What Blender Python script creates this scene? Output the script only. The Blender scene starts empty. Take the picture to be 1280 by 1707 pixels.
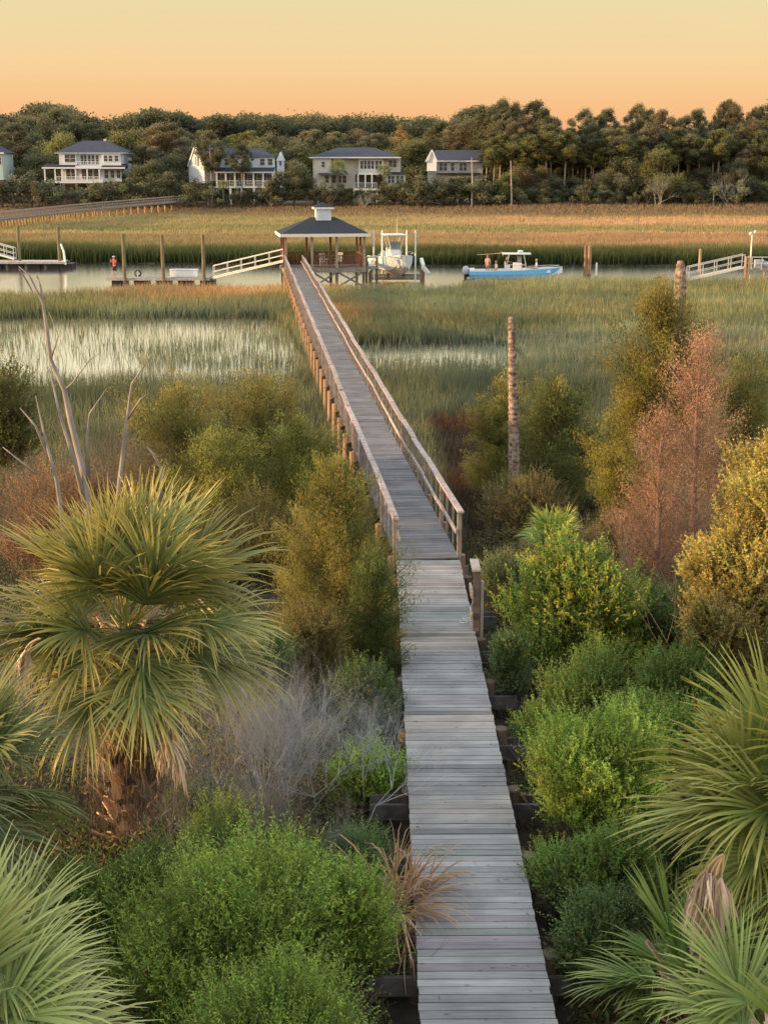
import bpy, math, random
import numpy as np
from mathutils import Vector, Matrix
rnd = random.Random(7); R = np.random.default_rng(11)
C = bpy.context.scene.collection
PI = math.pi
# ------------------------------------------------------------------ camera maths (photo 1280 x 1707)
F = 2276.0; PITCH = math.radians(14.46); H = 10.9
cp, sp_ = math.cos(PITCH), math.sin(PITCH)
def ray(px, py):
    u = (px - 640) / F; v = (py - 853.5) / F
    return Vector((u, cp - v * sp_, -sp_ - v * cp))
def atz(px, py, z):
    d = ray(px, py); t = (z - H) / d.z; return Vector((d.x * t, d.y * t, z))
def aty(px, py, Y):
    d = ray(px, py); t = Y / d.y; return Vector((d.x * t, Y, H + d.z * t))
def smooth(a, b, x):
    t = np.clip((x - a) / (b - a), 0, 1); return t * t * (3 - 2 * t)
_ph = R.uniform(0, 6.28, 40); _an = R.uniform(0, 6.28, 40)
def noise(x, y, s, k=0, sx=1.0):
    x = np.asarray(x, float) / s * sx; y = np.asarray(y, float) / s; o = 0; a = 1; tot = 0
    for i in range(5):
        c_, s_ = math.cos(_an[k + i]), math.sin(_an[k + i])
        o = o + a * np.sin((x * c_ + y * s_) * (1.9 ** i) + _ph[k + i] + 1.3 * np.sin((y * c_ - x * s_) * (1.7 ** i) * .8 + _ph[k + i + 6])); tot += a; a *= .65
    return o / tot
def ground(x, y):
    x = np.asarray(x, float); y = np.asarray(y, float)
    w = noise(x, y, 9, 0)
    near = 1.0 - .9 * smooth(33, 50, y + 2.5 * w + .12 * x) + .12 * noise(x, y, 2.2, 5)*smooth(50,30,y)
    # pools in the near marsh and the creek
    pl = np.exp(-((y - 82 - 1.5 * w) / 13) ** 4) * smooth(-4.6, -6.4, x + .12 * (y - 80) + .9 * w) * smooth(-70, -45, x)
    pr = np.exp(-((y - 78) / 4.6) ** 4) * smooth(-2.2, -1.0, x) * smooth(9, 5, x + 1.5 * w)
    cre_near = 115.8 + 7.5 * smooth(5, 10, x) + 1.6 * noise(x, y * 0, 14, 9) - 7 * np.exp(-((x + 27) / 5.5) ** 2)
    cre_far = 147 + .12 * np.clip(-x, 0, 60) + 1.2 * noise(x, y * 0, 11, 14)
    cr = smooth(0, 2.0, y - cre_near) * smooth(0, 2.0, cre_far - y)
    near = near - .55 * np.clip(pl, 0, 1) - .45 * np.clip(pr, 0, 1) - 1.6 * cr
    far = 1.7 * smooth(272, 300, y - .15*np.clip(-x,-40,40))
    return near + far
def gz(x, y): return float(ground(x, y))
# ------------------------------------------------------------------ mesh helpers
def setcol(me, col, n):
    a = me.color_attributes.new('Col', 'FLOAT_COLOR', 'POINT')
    c = np.ones((n, 4), np.float32); c[:, :3] = col; a.data.foreach_set('color', c.ravel())
def quads(name, V, Q, col, mat, parent=None):
    V = np.ascontiguousarray(V, np.float32); Q = np.ascontiguousarray(Q, np.int32)
    me = bpy.data.meshes.new(name)
    me.vertices.add(len(V)); me.vertices.foreach_set('co', V.ravel())
    me.loops.add(Q.size); me.loops.foreach_set('vertex_index', Q.ravel())
    me.polygons.add(len(Q)); me.polygons.foreach_set('loop_start', np.arange(0, Q.size, 4, dtype=np.int32))
    me.update(calc_edges=True)
    setcol(me, col, len(V)); me.materials.append(mat)
    o = bpy.data.objects.new(name, me); C.objects.link(o)
    if parent: o.parent = parent
    return o
class MB:
    def __init__(s): s.v = []; s.f = []; s.c = []
    def add(s, vs, fs, col=(1, 1, 1)):
        b = len(s.v); s.v += [tuple(v) for v in vs]; s.f += [[i + b for i in f] for f in fs]; s.c += [col] * len(vs)
    def box(s, c, size, rot=0, col=(1, 1, 1)):
        M = rot if isinstance(rot, Matrix) else Matrix.Rotation(rot, 3, 'Z')
        c = Vector(c); h = Vector(size) / 2
        vs = [c + M @ Vector((i * h.x, j * h.y, k * h.z)) for k in (-1, 1) for j in (-1, 1) for i in (-1, 1)]
        s.add(vs, [[0, 2, 3, 1], [4, 5, 7, 6], [0, 1, 5, 4], [2, 6, 7, 3], [0, 4, 6, 2], [1, 3, 7, 5]], col); return s
    def bar(s, p0, p1, w, h, col=(1, 1, 1), up=(0, 0, 1)):
        p0 = Vector(p0); p1 = Vector(p1); d = p1 - p0; L = d.length; d.normalize()
        u = Vector(up)
        if abs(d.dot(u)) > .98: u = Vector((0, 1, 0))
        x = d.cross(u).normalized(); z = x.cross(d)
        M = Matrix((x, d, z)).transposed()
        return s.box((p0 + p1) / 2, (w, L, h), M, col)
    def tube(s, pts, rad, n=8, col=(1, 1, 1), cap=True):
        pts = [Vector(p) for p in pts]
        if not hasattr(rad, '__len__'): rad = [rad] * len(pts)
        vs = []; fs = []
        u = None
        for i, p in enumerate(pts):
            d = (pts[min(i + 1, len(pts) - 1)] - pts[max(i - 1, 0)]).normalized()
            if u is None: u = d.orthogonal().normalized()
            u = (u - d * u.dot(d)).normalized(); w = d.cross(u)
            for k in range(n):
                a = 2 * PI * k / n; vs.append(p + (u * math.cos(a) + w * math.sin(a)) * rad[i])
        for i in range(len(pts) - 1):
            for k in range(n):
                a = i * n + k; b = i * n + (k + 1) % n; fs.append([a, b, b + n, a + n])
        if cap: fs.append(list(range(n))[::-1]); fs.append([(len(pts) - 1) * n + k for k in range(n)])
        s.add(vs, fs, col); return s
    def ball(s, c, r, col=(1, 1, 1), n=10, m=6):
        c = Vector(c); r = Vector(r) if hasattr(r, '__len__') else Vector((r, r, r))
        vs = []; fs = []
        for i in range(m + 1):
            t = PI * i / m
            for k in range(n):
                a = 2 * PI * k / n
                vs.append(c + Vector((r.x * math.sin(t) * math.cos(a), r.y * math.sin(t) * math.sin(a), r.z * math.cos(t))))
        for i in range(m):
            for k in range(n): fs.append([i * n + k, (i + 1) * n + k, (i + 1) * n + (k + 1) % n, i * n + (k + 1) % n])
        s.add(vs, fs, col); return s
    def build(s, name, mat, parent=None, smoothit=False, bevel=0, rel=None):
        me = bpy.data.meshes.new(name)
        v = s.v
        me.from_pydata(v, [], s.f); me.update()
        setcol(me, np.array(s.c, np.float32), len(v)); me.materials.append(mat)
        if smoothit: me.polygons.foreach_set('use_smooth', [True] * len(me.polygons))
        o = bpy.data.objects.new(name, me); C.objects.link(o)
        if bevel:
            b = o.modifiers.new('bevel', 'BEVEL'); b.width = bevel; b.segments = 2
        if parent: o.parent = parent
        return o
def thing(name, label, cat, loc=(0, 0, 0), rz=0, group=None, sc=1):
    o = bpy.data.objects.new(name, None); C.objects.link(o); o.empty_display_size = .2
    o.location = loc; o.rotation_euler = (0, 0, rz); o.scale = (sc, sc, sc)
    o['label'] = label; o['category'] = cat
    if group: o['group'] = group
    return o
def tag(o, label, cat, group=None):
    o['label'] = label; o['category'] = cat
    if group: o['group'] = group
    return o
def struct(o): o['kind'] = 'structure'; return o
def dup(root, loc, rz=0, sc=1, label=None, group=None):
    r = root.copy(); C.objects.link(r); r.location = loc; r.rotation_euler = (0, 0, rz)
    r.scale = sc if hasattr(sc, '__len__') else (sc, sc, sc)
    if label: r['label'] = label
    if group: r['group'] = group
    for ch in list(root.children):
        c = ch.copy(); C.objects.link(c); c.parent = r
        for g in ch.children:
            e = g.copy(); C.objects.link(e); e.parent = c
    return r
# ------------------------------------------------------------------ materials
def nodes(name):
    m = bpy.data.materials.new(name); m.use_nodes = True; n = m.node_tree.nodes; n.clear(); return m, n, m.node_tree.links
def mat(name, base, rough=.7, amt=.25, scale=3.0, stretch=(1, 1, 1), metal=0, bump=0, spec=.3, grain=0, obj=True):
    m, n, l = nodes(name)
    out = n.new('ShaderNodeOutputMaterial'); b = n.new('ShaderNodeBsdfPrincipled'); l.new(b.outputs[0], out.inputs[0])
    b.inputs['Roughness'].default_value = rough; b.inputs['Metallic'].default_value = metal
    b.inputs['Specular IOR Level'].default_value = spec
    at = n.new('ShaderNodeAttribute'); at.attribute_name = 'Col'
    tc = n.new('ShaderNodeTexCoord'); mp = n.new('ShaderNodeMapping'); mp.inputs['Scale'].default_value = stretch
    l.new(tc.outputs['Object'], mp.inputs[0])
    nz = n.new('ShaderNodeTexNoise'); nz.inputs['Scale'].default_value = scale; nz.inputs['Detail'].default_value = 6
    l.new(mp.outputs[0], nz.inputs[0])
    mr = n.new('ShaderNodeMapRange'); mr.inputs[1].default_value = .3; mr.inputs[2].default_value = .7
    mr.inputs[3].default_value = 1 - amt; mr.inputs[4].default_value = 1 + amt
    l.new(nz.outputs[0], mr.inputs[0])
    mx = n.new('ShaderNodeVectorMath'); mx.operation = 'SCALE'; mx.inputs[0].default_value = base
    l.new(mr.outputs[0], mx.inputs['Scale'])
    m2 = n.new('ShaderNodeVectorMath'); m2.operation = 'MULTIPLY'
    l.new(mx.outputs[0], m2.inputs[0]); l.new(at.outputs['Color'], m2.inputs[1])
    l.new(m2.outputs[0], b.inputs['Base Color'])
    if bump:
        bp = n.new('ShaderNodeBump'); bp.inputs['Strength'].default_value = bump; bp.inputs['Distance'].default_value = .02
        l.new(nz.outputs[0], bp.inputs['Height']); l.new(bp.outputs[0], b.inputs['Normal'])
    return m
def leafmat(name, tint=(1, 1, 1), transl=.35, rough=.55, spec=.25):
    m, n, l = nodes(name)
    out = n.new('ShaderNodeOutputMaterial'); b = n.new('ShaderNodeBsdfPrincipled')
    b.inputs['Roughness'].default_value = rough; b.inputs['Specular IOR Level'].default_value = spec
    at = n.new('ShaderNodeAttribute'); at.attribute_name = 'Col'
    oi = n.new('ShaderNodeObjectInfo'); mr = n.new('ShaderNodeMapRange'); mr.inputs[3].default_value = .82; mr.inputs[4].default_value = 1.2
    l.new(oi.outputs['Random'], mr.inputs[0])
    t = n.new('ShaderNodeVectorMath'); t.operation = 'MULTIPLY'; t.inputs[1].default_value = (2.0 * tint[0], 1.8 * tint[1], 1.5 * tint[2]); l.new(at.outputs['Color'], t.inputs[0])
    s = n.new('ShaderNodeVectorMath'); s.operation = 'SCALE'; l.new(t.outputs[0], s.inputs[0]); l.new(mr.outputs[0], s.inputs['Scale'])
    l.new(s.outputs[0], b.inputs['Base Color'])
    tr = n.new('ShaderNodeBsdfTranslucent'); l.new(s.outputs[0], tr.inputs[0])
    mx = n.new('ShaderNodeMixShader'); mx.inputs[0].default_value = transl
    l.new(b.outputs[0], mx.inputs[1]); l.new(tr.outputs[0], mx.inputs[2]); l.new(mx.outputs[0], out.inputs[0])
    return m
M_leaf = leafmat('leaf', transl=.42); M_grass = leafmat('grass', transl=.3, rough=.7, spec=.1)
M_frond = leafmat('frond', transl=.25, rough=.42, spec=.45); M_dead = leafmat('dead_frond', transl=.15, rough=.8, spec=.1)
M_bark = mat('bark', (1, 1, 1), .9, .35, 6, (1, 1, .3), bump=.6, spec=.1)
M_pbark = mat('palm_bark', (1, 1, 1), .9, .75, 7, (1, 1, 1.6), bump=1.0, spec=.1)
M_twig = mat('twig', (1, 1, 1), .9, .2, 4, spec=.1)
M_pile = mat('pile_wood', (.30, .235, .17), .9, .3, 4, (1, 1, .25), bump=.4, spec=.1)
M_rail = mat('rail_wood', (.40, .34, .30), .85, .28, 5, bump=.3, spec=.15)
M_dock = mat('dock_wood', (.26, .23, .20), .85, .3, 5, bump=.3, spec=.15)
M_beam = mat('dark_beam', (.13, .11, .105), .9, .35, 5, bump=.3, spec=.1)
M_brown = mat('brown_paint', (.20, .10, .07), .8, .25, 4, spec=.15)
M_white = mat('white_paint', (.72, .76, .80), .6, .06, 2)
M_fasc = mat('cream_fascia', (.80, .76, .68), .6, .06, 2)
M_alum = mat('aluminium', (.62, .62, .62), .5, .1, 3, metal=.2)
M_shing = mat('dark_shingle', (.045, .055, .065), .9, .3, 9, (1, 1, 2), bump=.5, spec=.1)
M_shing2 = mat('grey_shingle', (.075, .085, .11), .9, .25, 3, (1, 1, 3), spec=.1)
M_black = mat('black', (.02, .02, .022), .5, .2, 5)
M_gel = mat('white_gelcoat', (.80, .80, .78), .25, .04, 2, spec=.5)
M_blue = mat('blue_gelcoat', (.16, .50, .86), .22, .04, 2, spec=.5)
M_pale = mat('pale_hull', (.55, .66, .70), .3, .08, 2, spec=.5)
M_anti = mat('worn_keel', (.52, .42, .36), .7, .4, 3)
M_pvc = mat('white_pvc', (.74, .76, .70), .5, .06, 2)
M_grey = mat('grey_motor', (.50, .51, .52), .35, .05, 3, spec=.5)
def glassmat(name, col, r):
    m, n, l = nodes(name); out = n.new('ShaderNodeOutputMaterial'); b = n.new('ShaderNodeBsdfPrincipled'); l.new(b.outputs[0], out.inputs[0])
    nz = n.new('ShaderNodeTexNoise'); nz.inputs['Scale'].default_value = .7
    cr = n.new('ShaderNodeMapRange'); cr.inputs[3].default_value = .5; cr.inputs[4].default_value = 1.6; l.new(nz.outputs[0], cr.inputs[0])
    s = n.new('ShaderNodeVectorMath'); s.operation = 'SCALE'; s.inputs[0].default_value = col; l.new(cr.outputs[0], s.inputs['Scale'])
    l.new(s.outputs[0], b.inputs['Base Color']); b.inputs['Roughness'].default_value = r; b.inputs['Specular IOR Level'].default_value = .6
    return m
M_glass = glassmat('window_glass', (.06, .07, .08), .12)
M_wind = glassmat('windscreen', (.22, .25, .27), .1)
# weathered planks
def plankmat():
    m, n, l = nodes('weathered_planks')
    out = n.new('ShaderNodeOutputMaterial'); b = n.new('ShaderNodeBsdfPrincipled'); l.new(b.outputs[0], out.inputs[0])
    b.inputs['Roughness'].default_value = .82; b.inputs['Specular IOR Level'].default_value = .2
    at = n.new('ShaderNodeAttribute'); at.attribute_name = 'Col'
    tc = n.new('ShaderNodeTexCoord')
    mp = n.new('ShaderNodeMapping'); mp.inputs['Scale'].default_value = (1.1, 34, 10); l.new(tc.outputs['Object'], mp.inputs[0])
    g = n.new('ShaderNodeTexNoise'); g.inputs['Scale'].default_value = 1.6; g.inputs['Detail'].default_value = 8; g.inputs['Roughness'].default_value = .65; l.new(mp.outputs[0], g.inputs[0])
    r1 = n.new('ShaderNodeMapRange'); r1.inputs[1].default_value = .25; r1.inputs[2].default_value = .75; r1.inputs[3].default_value = .62; r1.inputs[4].default_value = 1.28; l.new(g.outputs[0], r1.inputs[0])
    n2 = n.new('ShaderNodeTexNoise'); n2.inputs['Scale'].default_value = 1.1; n2.inputs['Detail'].default_value = 4; l.new(tc.outputs['Object'], n2.inputs[0])
    r2 = n.new('ShaderNodeMapRange'); r2.inputs[1].default_value = .3; r2.inputs[2].default_value = .7; r2.inputs[3].default_value = .75; r2.inputs[4].default_value = 1.2; l.new(n2.outputs[0], r2.inputs[0])
    mk = n.new('ShaderNodeMapping'); mk.inputs['Scale'].default_value = (1.0, 3.2, 1); l.new(tc.outputs['Object'], mk.inputs[0])
    vo = n.new('ShaderNodeTexVoronoi'); vo.inputs['Scale'].default_value = 2.1; l.new(mk.outputs[0], vo.inputs[0])
    r3 = n.new('ShaderNodeMapRange'); r3.inputs[1].default_value = .035; r3.inputs[2].default_value = .11; r3.inputs[3].default_value = .35; r3.inputs[4].default_value = 1; l.new(vo.outputs['Distance'], r3.inputs[0])
    a = n.new('ShaderNodeMath'); a.operation = 'MULTIPLY'; l.new(r1.outputs[0], a.inputs[0]); l.new(r2.outputs[0], a.inputs[1])
    c = n.new('ShaderNodeMath'); c.operation = 'MULTIPLY'; l.new(a.outputs[0], c.inputs[0]); l.new(r3.outputs[0], c.inputs[1])
    s = n.new('ShaderNodeVectorMath'); s.operation = 'SCALE'; l.new(at.outputs['Color'], s.inputs[0]); l.new(c.outputs[0], s.inputs['Scale'])
    l.new(s.outputs[0], b.inputs['Base Color'])
    bp = n.new('ShaderNodeBump'); bp.inputs['Strength'].default_value = .5; bp.inputs['Distance'].default_value = .004; l.new(g.outputs[0], bp.inputs['Height']); l.new(bp.outputs[0], b.inputs['Normal'])
    return m
M_plank = plankmat()
# ------------------------------------------------------------------ world, sun, camera
sc = bpy.context.scene
SUN = Vector((-1, -.18, .14)).normalized()
w = bpy.data.worlds.new('World'); sc.world = w; w.use_nodes = True
n = w.node_tree.nodes; l = w.node_tree.links; n.clear()
out = n.new('ShaderNodeOutputWorld')
sky = n.new('ShaderNodeTexSky'); sky.sky_type = 'NISHITA'; sky.sun_disc = False
sky.sun_elevation = math.asin(SUN.z); sky.sun_rotation = math.atan2(SUN.x, SUN.y) % (2 * PI); sky.dust_density = 3
b1 = n.new('ShaderNodeBackground'); b1.inputs[1].default_value = .05; l.new(sky.outputs[0], b1.inputs[0])
tc = n.new('ShaderNodeTexCoord'); sx = n.new('ShaderNodeSeparateXYZ'); l.new(tc.outputs['Generated'], sx.inputs[0])
cr = n.new('ShaderNodeValToRGB'); l.new(sx.outputs[2], cr.inputs[0])
el = cr.color_ramp.elements
stops = [(0, (.98, .45, .19)), (.03, (.97, .51, .23)), (.065, (.92, .62, .31)), (.11, (.80, .66, .35)), (.15, (1.2, 1.08, .78)), (.26, (1.4, 1.3, 1.05)), (.45, (1.18, 1.2, 1.18)), (1, (.85, 1.0, 1.25))]
el[0].position = 0; el[0].color = (*stops[0][1], 1); el[1].position = 1; el[1].color = (*stops[-1][1], 1)
for p, c in stops[1:-1]:
    e = el.new(p); e.color = (*c, 1)
b2 = n.new('ShaderNodeBackground'); b2.inputs[1].default_value = .93; l.new(cr.outputs[0], b2.inputs[0])
ad = n.new('ShaderNodeAddShader'); l.new(b1.outputs[0], ad.inputs[0]); l.new(b2.outputs[0], ad.inputs[1]); l.new(ad.outputs[0], out.inputs[0])
sl = bpy.data.lights.new('sun', 'SUN'); sl.energy = 6.8; sl.angle = math.radians(.8); sl.color = (1, .60, .27)
so = bpy.data.objects.new('sun', sl); C.objects.link(so); so.rotation_euler = SUN.to_track_quat('Z', 'Y').to_euler()
cam = bpy.data.cameras.new('camera'); co = bpy.data.objects.new('camera', cam); C.objects.link(co)
co.location = (0, 0, H); co.rotation_euler = (PI / 2 - PITCH, 0, 0)
cam.sensor_fit = 'VERTICAL'; cam.sensor_height = 36; cam.lens = 36 * F / 1707; cam.clip_end = 6000; cam.clip_start = .1
sc.camera = co
sc.view_settings.view_transform = 'Standard'; sc.view_settings.look = 'None'
sc.cycles.max_bounces = 5; sc.cycles.diffuse_bounces = 3; sc.cycles.glossy_bounces = 2; sc.cycles.transmission_bounces = 3
sc.cycles.use_denoising = True
# ------------------------------------------------------------------ terrain and water
def terrain():
    ys = np.concatenate([np.arange(-20, 60, .5), np.arange(60, 160, 1.0), np.arange(160, 330, 4), [340, 400, 600, 1200, 3000, 6000]])
    xs = np.concatenate([[-5000, -2000, -800, -300, -180], np.arange(-120, -30, 3.0), np.arange(-30, 30, .8), np.arange(30, 121, 3.0), [180, 300, 800, 2000, 5000]])
    X, Y = np.meshgrid(xs, ys); Z = ground(X, Y)
    V = np.stack([X, Y, Z], -1).reshape(-1, 3); nx = len(xs); ny = len(ys)
    i = np.arange(nx - 1)[None, :] + nx * np.arange(ny - 1)[:, None]; i = i.ravel()
    Q = np.stack([i, i + 1, i + nx + 1, i + nx], 1)
    col = np.empty((len(V), 3)); k = smooth(36, 52, V[:, 1])[:, None]; f = smooth(255, 290, V[:, 1])[:, None]
    col[:] = np.array([.075, .058, .043]) * (1 - k) + np.array([.06, .055, .04]) * k
    col = col * (1 - f) + np.array([.20, .15, .10]) * f
    m = mat('ground', (1, 1, 1), .95, .5, 1.7, bump=.8, spec=.1)
    o = quads('ground', V, Q, col, m); struct(o)
terrain()
def water():
    m, n, l = nodes('water'); out = n.new('ShaderNodeOutputMaterial'); b = n.new('ShaderNodeBsdfPrincipled'); l.new(b.outputs[0], out.inputs[0])
    b.inputs['Base Color'].default_value = (.10, .095, .07, 1); b.inputs['Roughness'].default_value = .12; b.inputs['IOR'].default_value = 2.0
    b.inputs['Specular IOR Level'].default_value = 1
    tc = n.new('ShaderNodeTexCoord'); mp = n.new('ShaderNodeMapping'); mp.inputs['Scale'].default_value = (.5, 1.4, 1); l.new(tc.outputs['Object'], mp.inputs[0])
    nz = n.new('ShaderNodeTexNoise'); nz.inputs['Scale'].default_value = 1.2; nz.inputs['Detail'].default_value = 3; l.new(mp.outputs[0], nz.inputs[0])
    bp = n.new('ShaderNodeBump'); bp.inputs['Strength'].default_value = .5; bp.inputs['Distance'].default_value = .007; l.new(nz.outputs[0], bp.inputs['Height']); l.new(bp.outputs[0], b.inputs['Normal'])
    gl = n.new('ShaderNodeBsdfGlossy'); gl.inputs['Color'].default_value = (.97, .95, .88, 1); gl.inputs['Roughness'].default_value = .15; l.new(bp.outputs[0], gl.inputs['Normal'])
    lw_ = n.new('ShaderNodeLayerWeight'); lw_.inputs[0].default_value = .5; mq = n.new('ShaderNodeMapRange'); mq.inputs[1].default_value = .6; mq.inputs[2].default_value = .92; mq.inputs[4].default_value = .93; l.new(lw_.outputs['Facing'], mq.inputs[0])
    ms_ = n.new('ShaderNodeMixShader'); l.new(mq.outputs[0], ms_.inputs[0]); l.new(b.outputs[0], ms_.inputs[1]); l.new(gl.outputs[0], ms_.inputs[2]); l.new(ms_.outputs[0], out.inputs[0])
    V = [(-260, 55, 0), (260, 55, 0), (260, 175, 0), (-260, 175, 0)]
    o = quads('water', V, [[0, 1, 2, 3]], np.ones((4, 3)), m); struct(o)
water()
# ------------------------------------------------------------------ blades (grass)
def blades(name, P, h, wd, lean, col, tipcol, mat_, parent=None):
    N = len(P); a = R.uniform(0, 2 * PI, N); side = np.stack([np.cos(a), np.sin(a), np.zeros(N)], 1) * wd[:, None] * .5
    b = R.uniform(0, 2 * PI, N); ld = np.stack([np.cos(b), np.sin(b), np.zeros(N)], 1) * (lean * h)[:, None]
    up = np.zeros((N, 3)); up[:, 2] = h
    m = P + up * .55 + ld * .3; t = P + up * (1 - .25 * lean)[:, None] + ld
    V = np.stack([P - side, P + side, m + side * .8, m - side * .8, t + side * .12, t - side * .12], 1).reshape(-1, 3)
    i = np.arange(N)[:, None] * 6
    Q = np.concatenate([i + [0, 1, 2, 3], i + [3, 2, 4, 5]], 0)
    cc = np.stack([col * .45, col * .45, col, col, tipcol, tipcol], 1).reshape(-1, 3)
    return quads(name, V, Q, cc, mat_, parent)
WALK = []   # filled before the marsh: centreline for exclusion
dz = 1.75
c0 = (atz(702, 1707, dz) + atz(928, 1707, dz)) / 2
c1 = (atz(659, 930, dz) + atz(767, 930, dz)) / 2
c2 = (atz(474, 425, dz + 1.06) + atz(504, 425, dz + 1.06)) / 2; c2.z = dz
dn = (c1 - c0).normalized(); c00 = c0 - dn * 5
W = 1.5
def walk_dist(x, y):
    a = np.array(c1[:2]); b = np.array(c2[:2]); d = b - a; L = np.hypot(*d); d = d / L
    px, py = x - a[0], y - a[1]
    return np.abs(px * d[1] - py * d[0])
def marsh(name, y0, y1, dens, hmin, hmax, wd, mul=1.0, tall=None):
    A = (y1 - y0) * (.31 * (y0 + y1) + 14); N = int(A * dens)
    y = R.uniform(y0, y1, N); x = R.uniform(-1, 1, N) * (.31 * y + 7)
    # clumping
    cl = noise(x, y, .8, 3) ; g = ground(x, y)
    keep = (g > .0) & (R.random(N) < .55 + .45 * cl + .15)
    pool = (g <= .0) & (g > -.75) & (y < 110) & (R.random(N) < (.05 + .30 * np.clip(noise(x, y, 3.4, 7) + .55*noise(x, y, 1.1, 21) + .05, 0, 1) ))
    keep |= pool
    keep &= ~((walk_dist(x, y) < .9) & (R.random(N) < .93) & (y > 30) & (y < 118))
    keep &= R.random(N) < smooth(y0 - .01, y0 + .01, y)
    if y0 < 40: keep &= R.random(N) < smooth(38, 46, y + 2 * noise(x, y, 5, 2) + 8 * smooth(.5, 1.5, x) * smooth(12, 8, x))
    x, y, g = x[keep], y[keep], g[keep]; N = len(x)
    hh = R.uniform(hmin, hmax, N) * (1 + .22 * noise(x, y, 6, 12))
    n1 = noise(x, y, 10, 4, .35); n2 = noise(x, y, 3.0, 16, .5); n3 = R.normal(0, .25, N)
    green = np.array([.10, .145, .07]); grey = np.array([.135, .18, .145]); tan = np.array([.27, .235, .14]); rust = np.array([.34, .17, .08]); deep = np.array([.06, .095, .04])
    def mixc(a, b, t): t = np.clip(t, 0, 1)[:, None]; return a * (1 - t) + b * t
    if y0 < 120:
        col = mixc(np.tile(grey, (N, 1)), green, .5 + .6 * n1 + .3 * n2)
        t = -.06 + .45 * n2 + .25 * n1 + n3
        edge = smooth(108, 114, y) * smooth(2, -6, x) * .25
        edge = edge + .8 * np.exp(-((x + 14 + 3 * n1) / 7) ** 2 - ((y - 110) / 5) ** 2) + .7 * np.exp(-((x + 2.5 + R.normal(0, .6, N)) / 2.2) ** 2 - ((y - 96) / 5) ** 2)
        col = mixc(col, tan, t + edge); tip = mixc(col * 1.15, rust * 1.3, .1 + edge + .3 * n3)
        # dark muddy strip and rusty grass near the boardwalk, right
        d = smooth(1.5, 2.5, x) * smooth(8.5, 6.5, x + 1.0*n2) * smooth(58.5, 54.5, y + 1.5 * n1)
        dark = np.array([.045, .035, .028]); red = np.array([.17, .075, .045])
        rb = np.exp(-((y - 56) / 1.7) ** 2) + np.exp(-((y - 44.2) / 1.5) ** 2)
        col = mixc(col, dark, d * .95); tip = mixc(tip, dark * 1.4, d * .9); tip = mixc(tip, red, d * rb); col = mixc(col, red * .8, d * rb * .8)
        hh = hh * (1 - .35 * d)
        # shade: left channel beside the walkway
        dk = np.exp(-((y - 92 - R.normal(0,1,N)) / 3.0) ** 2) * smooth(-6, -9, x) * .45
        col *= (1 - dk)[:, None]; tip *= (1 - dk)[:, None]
        v_ = (1 + .3 * n3 + .30 * noise(x, y, 1.6, 26, .4) + .2 * noise(x, y, 5, 13, .3))[:, None]; col *= v_; tip *= v_
    else:
        e = y - (147 + .12 * np.clip(-x, 0, 60)); e = e + 3 * noise(x, y * 0, 9, 18) + R.normal(0, 1.2, N)
        col = mixc(np.tile(deep * .85, (N, 1)), green * 1.25, smooth(4, 24, e))
        band = smooth(22, 30, e) * smooth(62, 52, e) * (.85 + .2 * n1) * (.6 + .4*smooth(-30, 10, x)) + smooth(76, 84, e) * smooth(118, 104, e) * (.75 + .3 * n1) * (.45+.55*smooth(-20,30,x)) + .05 + .3 * n2 * smooth(20, 30, e)  # tan bands: straw tone with sunlit stripes put into the colour
        warm = mixc(np.tile(tan * 1.3, (N, 1)), np.array([.42, .285, .20]), .35 + .4 * smooth(0, 30, x))
        col = mixc(col, warm, band * smooth(14, 26, e)); tip = mixc(col * 1.2, warm * 1.1, .1 + .4 * smooth(18, 28, e))
        col = mixc(col, np.array([.20, .165, .12]), smooth(108, 126, e)); tip = mixc(tip, np.array([.23, .19, .13]), smooth(108, 126, e))
        hh = hh * (1 + .8 * smooth(20, 6, e)); col *= (1 + .3 * n3)[:, None]
    P = np.stack([x, y, np.maximum(g, -.2) - .05], 1)
    mul = .78 if y0 < 120 else .68
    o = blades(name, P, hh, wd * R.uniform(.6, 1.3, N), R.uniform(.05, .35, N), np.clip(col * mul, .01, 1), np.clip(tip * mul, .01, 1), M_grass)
    return o
for nm, a in (('marsh_grass', (32, 72, 130, .55, .95, .022)), ('marsh_grass', (72, 122.5, 75, .7, 1.15, .035)), ('marsh_grass', (136, 200, 32, .7, 1.05, .08)), ('marsh_grass', (200, 296, 16, .6, 1.0, .14))):
    o = marsh(nm, *a); o['kind'] = 'stuff'
    o['label'] = {32: 'green and rusty marsh grass nearest the shrubs', 72: 'grey green marsh grass standing in pools before the creek', 136: 'tall green grass along the far bank of the creek', 200: 'pale straw marsh grass below the far treeline'}[a[0]]; o['category'] = 'marsh grass'
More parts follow.
